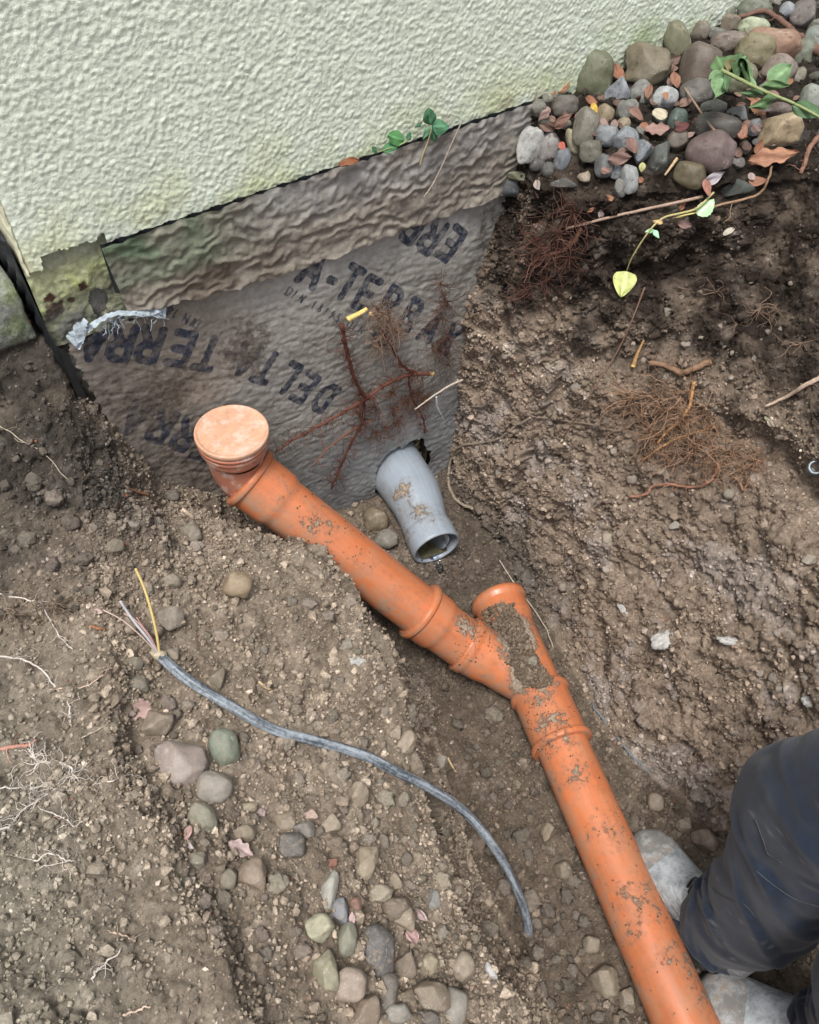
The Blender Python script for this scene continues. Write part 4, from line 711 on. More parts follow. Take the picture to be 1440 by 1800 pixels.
LOW = [(418, 1029, 50, 48, 0, (168, 140, 96), 'r', 'round ochre stone on the bank above the cable'), (323, 1344, 94, 84, -8, (172, 152, 142), 'a', 'big pinkish grey rock on the near bank'), (394, 1312, 52, 66, -22, (126, 140, 116), 'r', 'smooth green pebble beside the big pinkish rock'), (375, 1384, 64, 56, 10, (166, 156, 140), 'r', 'grey beige stone below the green pebble'),
 (352, 1438, 50, 70, -30, (150, 148, 120), 'a', 'wedge shaped grey green stone below the grey beige one'), (280, 1273, 52, 48, 20, (156, 136, 110), 'a', 'brown rock touching the pink oak leaf'), (513, 1486, 48, 42, 0, (108, 104, 98), 'r', 'dark grey stone below the speckled one'), (533, 1456, 40, 34, 0, (140, 134, 124), 'a', 'speckled grey stone with a rusty spot'), (547, 1433, 26, 20, 10, (206, 164, 144), 'a', 'small pink stone chip between tan clods'), (502, 1443, 42, 34, 0, (168, 148, 118), 'a', 'tan clod beside the pink chip'),
 (583, 1449, 34, 38, 0, (168, 148, 118), 'a', 'tan stone right of the pink chip'), (642, 1513, 48, 58, 20, (174, 154, 120), 'a', 'tan blocky stone in the middle of the near bank'), (448, 1542, 58, 62, 0, (160, 136, 110), 'a', 'big brown lump below the torn pink leaf'), (402, 1546, 32, 40, 0, (144, 134, 112), 'r', 'grey brown stone left of the brown lump'), (345, 1511, 52, 34, 0, (140, 130, 106), 'a', 'flat grey brown stone at the foot of the left ledge'), (430, 1463, 38, 34, 0, (156, 138, 108), 'a', 'brown stone above the torn pink leaf'),
 (437, 1419, 30, 18, -6, (170, 152, 118), 'r', 'small oblong tan pebble above the brown stone'), (578, 1564, 30, 88, 16, (176, 176, 162), 'a', 'long pale grey splinter of stone'), (598, 1605, 40, 48, 0, (140, 146, 154), 'a', 'blue grey angular stone below the pale splinter'), (558, 1633, 48, 54, 30, (186, 182, 142), 'a', 'pale yellow triangular stone'), (610, 1652, 34, 54, 0, (148, 150, 124), 'r', 'green grey stone left of the big slate one'), (662, 1673, 66, 88, -8, (104, 102, 102), 'r', 'big dark slate egg shaped stone'), (573, 1708, 46, 66, -18, (168, 162, 122), 'a', 'greenish yellow stone near the bottom edge'),
 (615, 1731, 58, 52, 0, (176, 152, 130), 'r', 'pinkish brown round stone near the bottom edge'), (681, 1744, 36, 60, 14, (124, 116, 106), 'r', 'upright dark grey stone near the bottom edge'), (713, 1701, 42, 52, 20, (142, 122, 100), 'a', 'brown angular stone right of the slate one'), (748, 1749, 84, 58, 0, (150, 130, 104), 'a', 'wide brown lump near the bottom edge'), (797, 1769, 50, 60, 0, (158, 152, 138), 'r', 'round pale grey stone at the bottom edge'), (813, 1701, 42, 50, 0, (170, 150, 124), 'r', 'tan round stone near the bank edge'), (755, 1695, 30, 38, 14, (170, 154, 116), 'r', 'small tan stone above the wide brown lump'),
 (698, 1598, 54, 42, 0, (128, 108, 86), 'r', 'muddy brown stone under a tan one'), (713, 1618, 52, 44, 8, (168, 148, 118), 'a', 'tan lump resting on the muddy stone'), (667, 1572, 44, 34, 10, (176, 160, 130), 'a', 'tan triangular chip above the muddy stone'), (762, 1583, 24, 38, -10, (142, 144, 140), 'a', 'small grey shard beside the pink flakes'), (643, 1781, 62, 60, 0, (154, 130, 104), 'a', 'brown crumbly lump at the bottom edge'), (700, 1781, 44, 32, 0, (160, 156, 144), 'r', 'grey white stone at the bottom edge'), (747, 1792, 48, 26, 0, (112, 106, 98), 'r', 'dark stone cut by the bottom edge'),
 (623, 1588, 26, 30, 0, (160, 106, 84), 'a', 'reddish brick crumb beside the blue grey stone'), (585, 1517, 20, 18, 0, (170, 96, 70), 'a', 'small orange brick chip left of the tan blocky stone'), (628, 1401, 38, 52, 10, (166, 146, 116), 'a', 'flat tan stone half sunk in the bank'), (693, 1553, 30, 36, 0, (160, 138, 108), 'a', 'brown stone in the crust above the muddy one'), (864, 1709, 18, 34, -30, (206, 204, 204), 'a', 'whitish chip on the bank edge'), (660, 914, 46, 44, 0, (132, 112, 78), 'r', 'brown stone wedged beside the grey pipe'), (680, 948, 42, 36, 0, (138, 132, 116), 'r', 'grey stone below the brown one by the grey pipe'),
 (335, 935, 38, 40, -20, (146, 134, 112), 'a', 'grey brown rock near the crest below the elbow'), (302, 1020, 34, 30, 0, (150, 136, 112), 'a', 'brown rock above the yellow wire'), (300, 1087, 44, 42, 0, (156, 142, 120), 'a', 'pale brown rock beside the wires'), (230, 1100, 28, 32, 0, (158, 138, 112), 'a', 'small rock behind the grey wire'), (304, 1152, 36, 36, 0, (150, 132, 106), 'a', 'brown rock at the cut end of the cable'), (234, 1168, 32, 26, 0, (140, 130, 104), 'a', 'grey brown rock left of the cable end'), (246, 1205, 44, 34, 0, (122, 116, 96), 'a', 'dark grey rock below the cable end'), (382, 1192, 26, 38, 10, (132, 118, 92), 'a', 'brown rock behind the cable'),
 (202, 960, 30, 28, 0, (144, 132, 106), 'a', 'grey rock high on the left bank'), (300, 870, 34, 22, 0, (118, 110, 96), 'a', 'dark rock near the foot of the membrane'), (714, 1308, 32, 50, 14, (168, 148, 120), 'a', 'tan upright stone above the cable'), (696, 1288, 20, 26, 0, (172, 150, 122), 'a', 'small tan stone above the cable arc'), (776, 1340, 26, 30, 0, (172, 160, 140), 'a', 'pale stone near the curled yellow shred'), (1152, 1410, 30, 30, 0, (150, 130, 104), 'r', 'round clod above the near boot'), (1238, 1475, 46, 44, 20, (140, 120, 96), 'a', 'brown rock beside the near boot'), (1205, 1450, 36, 30, 0, (150, 130, 104), 'a', 'tan rock between the boot and the cut face'), (930, 1165, 26, 18, 0, (150, 138, 116), 'a', 'chip of stone lying on the orange branch'),
 (962, 1465, 26, 40, 20, (146, 126, 98), 'a', 'elongated clod left of the lower pipe'), (990, 1530, 34, 32, 0, (134, 116, 90), 'r', 'round clod close to the lower pipe'), (1062, 1720, 50, 58, 10, (150, 132, 104), 'a', 'big tan lump left of the lower pipe'), (1105, 1755, 36, 44, 0, (142, 124, 98), 'a', 'tan lump against the lower pipe near the bottom edge'), (1040, 1660, 30, 28, 0, (150, 132, 104), 'r', 'small round clod beside the lower pipe'), (1372, 1340, 30, 28, 0, (134, 118, 96), 'r', 'round stone in the cut face above the knee'), (1282, 868, 20, 18, 0, (150, 140, 116), 'r', 'small grey pebble set in the cut face'), (1068, 945, 20, 22, 0, (182, 164, 136), 'r', 'pale round pebble set in the cut face'), (1422, 985, 24, 22, 0, (174, 160, 136), 'a', 'pale pebble in the cut face at the right edge'), (1187, 924, 20, 18, 0, (164, 154, 138), 'a', 'grey pebble in the middle of the cut face'), (1112, 842, 22, 20, 0, (150, 130, 112), 'r', 'pinkish pebble under the red root')]
for (x, y, w_, h_, an, rgb, k, lab) in LOW:
    lift = .24
    if lab.startswith('chip of stone'):
        p, n_ = hit_pipe(x, y); o = put('stone', ROCK[0], x, y, w_, h_, an, rgb, lab, 'stone'); 
        if p is not None: o.location = tuple(p+n_*.006)
        continue
    o = put('stone', rnd.choice(ROUND_D if k == 'r' else ROCK_D), x, y, w_*1.05, h_*1.05, an, rgb, lab, 'stone', 'stones lying in the dug soil', lift)
# rubble in the wall opening
cc, ss, co_ = [], [], []
for k in range(150):
    a_, r0 = rnd.uniform(-.6, 2.2), rnd.uniform(.55, .98); cc.append((HX+HA*r0*math.cos(a_), rnd.uniform(.01, .05), HZ+HB*r0*math.sin(a_))); ss.append(rnd.uniform(.003, .009)); g = rnd.uniform(.5, 1.5); co_.append(V(.20, .175, .12)*g)
v, f_, c_ = crumbs(np.array(cc), ss, np.array(co_)); part('rubble', v, f_, M_CRUMB, house, False, {'col': c_}, 'stuff')
# soil clods one can pick out
n = 0; zones = [([(190, 900), (420, 930), (560, 960), (660, 1110), (760, 1290), (700, 1330), (480, 1270), (300, 1150), (200, 1050)], 60, 'small brown clod on the bank above the cable', 'clods on the bank above the cable'), ([(230, 1180), (420, 1260), (700, 1370), (850, 1500), (910, 1700), (900, 1800), (460, 1800), (330, 1580), (250, 1420), (170, 1260)], 150, 'small brown clod on the near bank below the cable', 'clods on the near bank'), ([(800, 1250), (900, 1250), (1110, 1800), (950, 1800), (860, 1500)], 70, 'small damp clod on the trench floor left of the lower pipe', 'clods on the trench floor'), ([(0, 740), (130, 760), (200, 900), (150, 1100), (0, 1000)], 20, 'small dark clod on the soil below the house corner', 'clods below the house corner')]
for poly, num, lab, grp in zones:
    xs0 = [p[0] for p in poly]; ys0 = [p[1] for p in poly]; k = 0; tries = 0
    while k < num and tries < 6000:
        tries += 1; x, y = rnd.uniform(min(xs0), max(xs0)), rnd.uniform(min(ys0), max(ys0))
        if not in_poly(x, y, poly): continue
        s = min(11+rnd.expovariate(1/9.), 40)
        if any(math.hypot(x-a, y-b) < .40*(s+c_) for a, b, c_ in PLACED): continue
        g = rnd.uniform(.88, 1.12); dk_ = .8 if 'dark' in lab or 'damp' in lab else 1
        col = (V(168, 150, 128)+V(*[rnd.uniform(-3, 3) for _ in range(3)]))*g*dk_
        put('soil_clod', rnd.choice(CLODM), x, y, s, s*rnd.uniform(.7, 1), rnd.uniform(-90, 90), np.clip(col, 20, 230), lab, 'clod', grp, .22); k += 1
# uncountable crumbs over the whole dig
GX, GY, GT = project(TV); inv = (GX > -160) & (GX < 1600) & (GY > -100) & (GY < 1960) & ~((TV[:, 1] > .0) & (TV[:, 0] > .13))
cand = np.where(inv & (np.abs(TV[:, 0]) < 2.2))[0]; dens = np.where(SEG[cand] >= 7, .95, 1.0)*(.42+.58*mask[cand]); dens = np.where(SEG[cand] >= 9, .5, dens); dens *= GT[cand]**0
NB, NS = 14000, 72000; NA = NB+NS
pick = RNG.choice(cand, NA, p=dens/dens.sum()); sz = np.concatenate([np.clip(RNG.lognormal(-5.55, .42, NB), .0022, .0105), np.clip(RNG.lognormal(-6.25, .35, NS), .0010, .0045)]); sz = np.where(SEG[pick] >= 7, sz*.8, sz)
cen = TV[pick]+RNG.normal(size=(NA, 3))*.0016+NN[pick]*(sz*.35)[:, None]; col = TCOL[pick]*RNG.uniform(.72, 1.45, (NA, 1)); pale = RNG.random(NA) < .03; col[pale] = col[pale]*1.5+.05; red = RNG.random(NA) < .002; col[red] = V(.26, .11, .07)
v, f_, c_ = crumbs(cen[:NB], sz[:NB], np.clip(col[:NB], .01, .7))
oct_v = np.array([(1, 0, 0), (-1, 0, 0), (0, 1, 0), (0, -1, 0), (0, 0, 1), (0, 0, -1)], float); oct_f = np.array([(0, 2, 4), (2, 1, 4), (1, 3, 4), (3, 0, 4), (2, 0, 5), (1, 2, 5), (3, 1, 5), (0, 3, 5)])
Q_ = np.linalg.qr(RNG.normal(size=(NS, 3, 3)))[0]; ov = np.einsum('nij,nkj->nki', Q_, oct_v[None]*RNG.uniform(.7, 1.4, (NS, 6, 1)))*sz[NB:, None, None]+cen[NB:, None]; of = (oct_f[None]+6*np.arange(NS)[:, None, None]).reshape(-1, 3)+len(v)
c_ = np.vstack([c_, np.repeat(np.clip(col[NB:], .01, .7), 6, 0)]); f_ = np.vstack([f_, of]); v = np.vstack([v, ov.reshape(-1, 3)]); solo('soil_crumbs', v, f_, M_CRUMB, 'loose soil crumbs and grit covering the dug ground', 'soil', smooth=False, attrs={'col': c_}, kind='stuff', loc=(0, 0, 0))
# white lumps of lime in the cut face
for x, y, w_, h_, an, lab in ((1168, 1126, 50, 34, -20, 'white crumbling lime lump in the cut face'), (1098, 1075, 44, 14, 55, 'thin pale lime streak on the lower cut face'), (1288, 1128, 56, 20, 10, 'pale blue white lime smear on the cut face'), (1426, 1232, 34, 30, 0, 'white lime lump at the right edge above the trousers'), (628, 1163, 32, 20, 10, 'white stone chip on the bank beside the pipe')):
    put('lime_lump', rnd.choice(CLODM), x, y, w_, h_, an, (208, 205, 198), lab, 'lump', None, .10, .5)

# pebbles stuck in the cut face
k = 0
while k < 70:
    x, y = rnd.uniform(830, 1440), rnd.uniform(480, 1330); p, n_ = hit(x, y)
    if not (p[0] > .9-.1*(p[1] < -.3) and p[2] > .03) or in_poly(x, y, [(1040, 1350), (1440, 1260), (1440, 1800), (1040, 1800)]): continue
    s = 9+rnd.expovariate(1/5.)
    if s > 26 or any(math.hypot(x-a, y-b) < .5*(s+c_) for a, b, c_ in PLACED): continue
    g = rnd.uniform(.8, 1.1); put('embedded_pebble', rnd.choice(ROUND_D+ROCK_D), x, y, s, s*rnd.uniform(.6, .95), rnd.uniform(-90, 90), V(160, 144, 126)*g, 'small dusty pebble stuck in the tall cut face', 'pebble', 'pebbles stuck in the cut face', .12); k += 1

# ------------------------------------------------------------------ roots, leaves, sprigs
def jig(path, amp, seed):
    k = len(path); q = np.column_stack([np.arange(k)*.31, np.full(k, seed*1.7), np.zeros(k)]); return path+amp*np.column_stack([perlin(q, seed), perlin(q+9, seed+1), perlin(q+17, seed+2)])
def on(surface, pts, lift):
    out = []
    for i, (x, y) in enumerate(pts):
        if surface == 'wall': out.append(at_wall(x, y, -.030-lift))
        else:
            p, n_ = hit(x, y); v_ = ray(x, y); out.append(p-v_/np.linalg.norm(v_)*lift)
    return np.array(out)
def rootlets(path, num, length, rad, col, seed, lift=.0):
    rg = np.random.default_rng(seed); mb = MB()
    for k in range(num):
        i = rg.integers(0, len(path)); p = path[i].copy(); d_ = rg.normal(size=3); d_[2] -= .5; d_ /= np.linalg.norm(d_); pts = [p]; L = length*rg.uniform(.4, 1.2)
        for s in range(7): d_ = d_+.45*rg.normal(size=3); d_ /= np.linalg.norm(d_); pts.append(pts[-1]+d_*L/7)
        c_ = np.asarray(col)*rg.uniform(.6, 1.5); v, f = tube(pts, np.linspace(rad, rad*.55, 8), 3, False); mb.add(v, f, c_)
    return mb
def root(label, surface, px, r0, r1, col, hairs=14, hl=.04, lift=.004, amp=.004, seed=1, tip=None, hcol=None, cat='root', name='root'):
    path = jig(smooth_path(on(surface, px, lift), 9), amp, seed); k = len(path); t = thing(name, label, cat, path[k//2])
    rr = np.linspace(r0, r1, k)*(1+.25*perlin(np.column_stack([np.arange(k)*.5, np.full(k, seed), np.zeros(k)]), seed)); v, f = tube(path, rr, 7); cc_ = np.tile(np.asarray(col), (len(v), 1))*(1+.4*perlin(v/.004, seed))[:, None]
    if tip is not None: cc_[:14] = tip
    part('main_root', v, f, M_ROOT, t, True, {'col': np.clip(cc_, .004, 1)})
    if hairs:
        v, f, c_ = rootlets(path, hairs, hl, max(.0005, min(.0008, r1*.5)), hcol if hcol is not None else col, seed+50).arr(); part('rootlets', v, f, M_ROOT, t, True, {'col': c_}, 'stuff')
    return t
RB_ = (.095, .034, .022); RED = (.22, .095, .06); OCH = (.46, .27, .12); GRB = (.20, .155, .12); PAL = (.44, .38, .31); WHT = (.52, .47, .42); YEL = (.68, .50, .18)
root('dark red root hanging down the membrane from the yellow cut stub', 'wall', [(601, 570), (606, 600), (614, 632), (624, 668), (638, 692), (646, 702)], .0042, .0034, RB_, 110, .045, .01, seed=3)
root('long dark red root crossing the membrane towards the orange elbow', 'wall', [(762, 657), (720, 659), (683, 673), (643, 701), (600, 727), (550, 754), (487, 791)], .0046, .0022, (.13, .05, .034), 150, .045, .012, seed=4, tip=V(.6, .45, .2))
root('dark red root running from the hair tuft to the long crossing root', 'wall', [(672, 580), (684, 604), (695, 622), (710, 645), (734, 657)], .0026, .0034, RB_, 40, .04, .01, seed=5)
root('dark root dropping from the crossing root towards the trench floor', 'wall', [(640, 706), (637, 740), (617, 780), (597, 823), (583, 860)], .0032, .0026, RB_, 90, .05, .008, seed=6)
root('thin dark root dropping behind the pale straw root', 'wall', [(718, 662), (725, 700), (743, 733), (747, 760)], .0024, .0018, RB_, 30, .04, .008, seed=7)
root('thin reddish root slanting above the orange pipe', 'wall', [(655, 738), (610, 762), (575, 790), (555, 815)], .0020, .0012, RED, 30, .04, .006, seed=8)
root('bright yellow split stub of root on the membrane', 'wall', [(611, 562), (620, 557), (632, 551), (645, 543)], .0058, .0042, YEL, 0, seed=9, lift=.012, amp=.0005)
root('small pale chip of root beside the yellow stub', 'wall', [(650, 551), (656, 556)], .0045, .003, (.55, .38, .2), 0, seed=10, lift=.012, amp=0)
root('pale straw coloured root forked in front of the membrane', 'wall', [(729, 720), (748, 706), (768, 692), (792, 677), (813, 668)], .0014, .0030, PAL, 0, seed=11, lift=.035, amp=.001)
root('pale blue grey strip dangling from the straw root', 'wall', [(767, 696), (769, 715), (775, 727), (780, 738)], .0026, .0012, (.42, .45, .46), 0, seed=12, lift=.035, amp=.001)
tuft = thing('root_tuft', 'tangle of fine pale root hairs beside the yellow stub', 'roots', at_wall(680, 570, -.03)); pth = np.array([at_wall(x, y, -.035) for x, y in ((660, 540), (672, 550), (684, 560), (690, 575), (700, 585), (670, 590), (665, 610))]); v, f_, c_ = rootlets(pth, 190, .075, .0007, (.23, .15, .105), 77).arr(); part('root_hairs', v, f_, M_ROOT, tuft, True, {'col': c_}, 'stuff')
tuft = thing('root_tuft', 'brown root hairs spread on the membrane above the grey pipe', 'roots', at_wall(700, 720, -.03)); pth = np.array([at_wall(x, y, -.026) for x, y in ((660, 715), (690, 720), (715, 705), (735, 690), (700, 740), (680, 750), (750, 700), (690, 690), (660, 760))]); v, f_, c_ = rootlets(pth, 230, .075, .0007, (.13, .060, .036), 78).arr(); part('root_hairs', v, f_, M_ROOT, tuft, True, {'col': c_}, 'stuff')
tuft = thing('root_tuft', 'dark root hairs where the cut face meets the membrane', 'roots', at_wall(780, 560, -.03)); pth = np.array([at_wall(x, y, -.03) for x, y in ((775, 500), (785, 530), (778, 560), (785, 590), (770, 610), (790, 640))]); v, f_, c_ = rootlets(pth, 130, .08, .0008, (.10, .05, .034), 79).arr(); part('root_hairs', v, f_, M_ROOT, tuft, True, {'col': c_}, 'stuff')
T_ = 'terrain'
root('grey strap root draped over the cut face and down behind the pipe', T_, [(933, 734), (905, 750), (878, 770), (842, 779), (812, 784), (796, 800), (789, 828), (790, 856), (806, 882), (832, 895)], .0030, .0042, (.25, .205, .155), 6, .05, .010, .004, 13)
root('thin grey brown root trailing across the cut face', T_, [(933, 731), (978, 738), (1044, 747), (1084, 757), (1120, 741), (1150, 722), (1182, 701), (1203, 690)], .0013, .0036, GRB, 12, .05, .008, .004, 14)
root('thick brown cut root in the middle of the cut face', T_, [(1142, 637), (1178, 645), (1196, 656), (1220, 648), (1250, 635)], .0050, .0066, (.22, .135, .085), 24, .06, .012, .003, 15)
root('short ochre root stub left of the thick brown root', T_, [(1113, 645), (1120, 624), (1132, 598)], .0050, .0018, (.34, .20, .09), 0, .02, .012, .001, 16, V(.6, .4, .16))
root('bright ochre root hanging in the middle of the cut face', T_, [(1220, 672), (1217, 690), (1212, 714), (1196, 740), (1172, 760), (1156, 779)], .0036, .0024, (.42, .23, .105), 30, .06, .015, .004, 17, hcol=(.26, .15, .085))
root('reddish ochre root sweeping below the bright ochre one', T_, [(1262, 750), (1244, 755), (1200, 767), (1160, 788), (1127, 810)], .0022, .0024, (.36, .20, .10), 26, .06, .014, .004, 18)
root('long reddish root at the base of the root mat', T_, [(1108, 874), (1137, 868), (1147, 855), (1178, 851), (1209, 857), (1240, 851), (1258, 834), (1264, 814)], .0032, .0026, (.29, .15, .10), 16, .05, .012, .003, 19)
root('short reddish root hanging right of the root mat', T_, [(1292, 838), (1302, 850), (1308, 862), (1316, 842)], .0028, .0016, (.30, .17, .11), 6, .03, .010, .003, 20)
root('pale bare root entering from the right edge', T_, [(1448, 660), (1413, 679), (1378, 700), (1346, 714)], .0050, .0022, (.40, .30, .23), 4, .05, .012, .002, 21)
root('thin dark vertical stem fallen down the cut face', T_, [(1134, 505), (1110, 565), (1084, 620), (1040, 690), (991, 768)], .0016, .0015, (.17, .10, .075), 0, .03, .014, .001, 22)
root('reddish crooked root in the dark topsoil', T_, [(934, 464), (958, 450), (988, 441), (1008, 425), (1022, 402)], .0034, .0036, (.20, .10, .07), 26, .06, .012, .003, 23)
root('light brown twig lying across the dark topsoil', T_, [(996, 402), (1060, 385), (1120, 371), (1185, 357), (1236, 345)], .0024, .0030, (.35, .25, .19), 0, .02, .012, .001, 24, cat='twig', name='twig')
root('brown forked twig below the ochre block', T_, [(1240, 366), (1300, 352), (1335, 340), (1350, 318), (1357, 292)], .0024, .0022, (.30, .19, .12), 3, .04, .010, .002, 25, cat='twig', name='twig')
root('thick knotted root running down the right edge of the pebble bed', T_, [(1300, 30), (1340, 20), (1372, 36), (1396, 58), (1420, 72), (1440, 92), (1460, 110)], .0042, .0090, (.15, .085, .065), 8, .06, .05, .006, 26)
root('thin brown root leaving the soil at the right edge', T_, [(1448, 232), (1425, 258), (1415, 285), (1408, 305)], .0052, .0034, (.22, .12, .085), 8, .05, .014, .004, 27)
root('thin straight twig lying on the dark flat stone', T_, [(1203, 154), (1222, 182), (1245, 215), (1268, 242)], .0018, .0022, (.28, .20, .15), 0, .02, .05, .0005, 28, cat='twig', name='twig')
root('short pale splinter of wood at the lower edge of the bed', T_, [(1169, 308), (1180, 293), (1190, 279)], .0018, .0032, (.50, .36, .22), 0, .02, .014, .0005, 29, cat='twig', name='twig')
root('wiry pale root beside the branch opening', T_, [(878, 985), (905, 1026), (935, 1066), (960, 1105), (973, 1140)], .0016, .0014, (.38, .33, .27), 0, .03, .010, .002, 30)
for pts, num, col, ln, lab, sd in (([(1120, 690), (1150, 700), (1190, 690), (1160, 730), (1200, 740), (1240, 720), (1220, 780), (1180, 800), (1250, 790), (1150, 770)], 560, (.25, .155, .10), .11, 'mat of fine brown roots in the hollow of the cut face', 40), ([(940, 420), (960, 440), (985, 400), (1000, 450), (955, 490), (930, 510), (1015, 380)], 300, (.10, .048, .036), .085, 'dark red root hairs in the upper cut face', 41), ([(1290, 800), (1330, 790), (1270, 820), (1310, 830)], 220, (.25, .155, .10), .07, 'fringe of brown roots over the hollow at the right', 42), ([(1330, 540), (1350, 560), (1300, 570), (1400, 600), (1260, 520)], 60, (.18, .12, .085), .07, 'sparse thin roots in the dark soil at the right', 43), ([(40, 1060), (60, 1080), (90, 1070), (30, 1090)], 70, (.20, .15, .11), .06, 'brown root hairs on the left bank', 44)):
    P_ = on(T_, pts, .010); t = thing('root_mat', lab, 'roots', P_[0]); v, f_, c_ = rootlets(P_+.006*RNG.normal(size=P_.shape), num, ln, .0009, col, sd).arr(); part('root_hairs', v, f_, M_ROOT, t, True, {'col': c_}, 'stuff')
for pts, r0, col, nh, lab, sd in (([(-6, 1152), (40, 1160), (73, 1177), (97, 1207), (120, 1237), (124, 1270)], .0017, WHT, 60, 'whitish root curving down the left bank', 60), ([(100, 1212), (150, 1206), (182, 1184)], .0015, (.48, .36, .29), 14, 'pale pink root branching right on the left bank', 61), ([(-6, 1042), (50, 1055), (73, 1062), (97, 1107), (128, 1141)], .0013, WHT, 30, 'thin whitish root on the upper left bank', 62), ([(-6, 1318), (30, 1312), (50, 1310), (63, 1302)], .0030, (.42, .22, .17), 10, 'pink root stub at the left edge', 63), ([(53, 1320), (73, 1340), (117, 1343), (133, 1370)], .0024, WHT, 110, 'thick white root with bushy hairs at the left edge', 64), ([(-6, 1383), (30, 1386), (60, 1384), (90, 1372)], .0012, WHT, 40, 'thin white root running in from the left edge', 65), ([(-2, 1457), (20, 1452), (37, 1427), (73, 1403), (97, 1387)], .0014, WHT, 70, 'white root slanting below the bushy one', 66), ([(134, 1463), (122, 1446), (110, 1437), (83, 1427)], .0012, WHT, 22, 'short white root above the left ledge', 67), ([(165, 1380), (190, 1376), (205, 1370), (220, 1364)], .0012, WHT, 22, 'white rootlet above the ledge edge', 68), ([(163, 1722), (168, 1708), (182, 1697), (213, 1667)], .0015, WHT, 8, 'forked white root on the lower left ledge', 69), ([(217, 1784), (240, 1777), (264, 1769)], .0015, (.50, .38, .30), 3, 'short pinkish white root near the bottom left', 70), ([(199, 1638), (218, 1645), (238, 1654)], .0014, (.50, .38, .30), 5, 'small pinkish root on the lower ledge', 71), ([(60, 1515), (90, 1500), (115, 1512), (130, 1513)], .0011, WHT, 14, 'curled thin root on the left ledge', 72), ([(-5, 745), (40, 775), (80, 800), (120, 845)], .0010, (.42, .36, .28), 8, 'thread like root below the house corner', 73), ([(143, 1297), (168, 1286), (190, 1272)], .0011, PAL, 0, 'straight straw on the left bank', 74)):
    root(lab, T_, pts, r0, r0*.6, col, nh, .035, .004, .004, sd)
for x, y, l_, an, lab in ((465, 1205, 24, 35, 'short pale stick above the cable'), (795, 1345, 30, 60, 'curled yellow shred beside the cable'), (172, 1103, 26, 12, 'brown splinter on the left bank'), (240, 862, 46, 20, 'orange brown splinter at the foot of the membrane')):
    ca, sa_ = math.cos(math.radians(an))*l_/2, math.sin(math.radians(an))*l_/2; root(lab, T_, [(x-ca, y-sa_), (x, y+2), (x+ca, y+sa_)], .0024, .0018, (.45, .33, .2) if 'brown' not in lab else (.30, .14, .07), 0, lift=.005, amp=.001, seed=int(x), cat='twig', name='twig')

# ------------------------------------------------------------------ leaves
def m_leaf():
    n = NT('leaf', .6, .3); c = n.mul(n.attr('col').outputs['Color'], n.grey(n.noise(90, 4, .6), .75, 1.25)); n.color(c); n.b.inputs['Subsurface Weight'].default_value = 0
    n.bump(n.noise(260, 3), .0012, .6); return n.m
M_LEAF = m_leaf()
def leaf_geo(base, tip, nrm, wd, col, shape='oval', curl=.15, fold=.25, seed=0, vein=None):
    base, tip = np.asarray(base, float), np.asarray(tip, float); L = np.linalg.norm(tip-base); e = (tip-base)/L; n_ = nrm-e*(nrm@e); n_ /= np.linalg.norm(n_); s_ = np.cross(n_, e); ns, nc = 14, 9; rg = np.random.default_rng(seed)
    u = np.linspace(0, 1, ns); prof = {'oval': np.sin(np.pi*u**.8)**.8, 'lance': np.sin(np.pi*u**.75)**1.15, 'heart': np.clip(np.sin(np.pi*u**.55), 0, 1)**.7, 'lobed': np.sin(np.pi*u**.8)**.7*(.84+.2*np.cos(u*19)), 'serr': np.sin(np.pi*u**.75)**.75*(1+.10*(np.arange(ns) % 2)), 'round': np.sqrt(np.clip(1-(2*u-1)**2, 0, 1))}[shape]
    prof = np.maximum(prof, .02); v, cc_ = [], []; tw = rg.uniform(-.5, .5); ph = rg.uniform(0, 6)
    for i in range(ns):
        for j in range(nc):
            t = (j/(nc-1)-.5)*2; wv = prof[i]*wd*.5*t; hh = fold*abs(wv)+curl*L*((u[i]-.45)**2)*-1+tw*wv*(u[i]-.5)*1.2+.035*L*math.sin(ph+7*u[i]+4*t)
            v.append(base+e*(L*u[i])+s_*wv+n_*hh); k = 1+.12*math.sin(9*t+ph); cc_.append(np.asarray(col)*k if abs(t) > .1 or vein is None else np.asarray(vein))
    return np.array(v), [tuple(q) for q in grid_faces(ns, nc)], np.array(cc_)
def leaf_px(x, y, l_, an, wr, up=.006):
    p, n_ = hit(x, y); vd = ray(x, y); vd /= np.linalg.norm(vd); n2 = n_*.6-vd*.4; n2 /= np.linalg.norm(n2); t = depth(p); th = math.radians(an); e = RIGHT*math.cos(th)+DN*math.sin(th); e = e-n2*(e@n2); e /= np.linalg.norm(e)
    L = l_*t/F; c0 = p-vd*up; return c0-e*L/2, c0+e*L/2, n2, L*wr
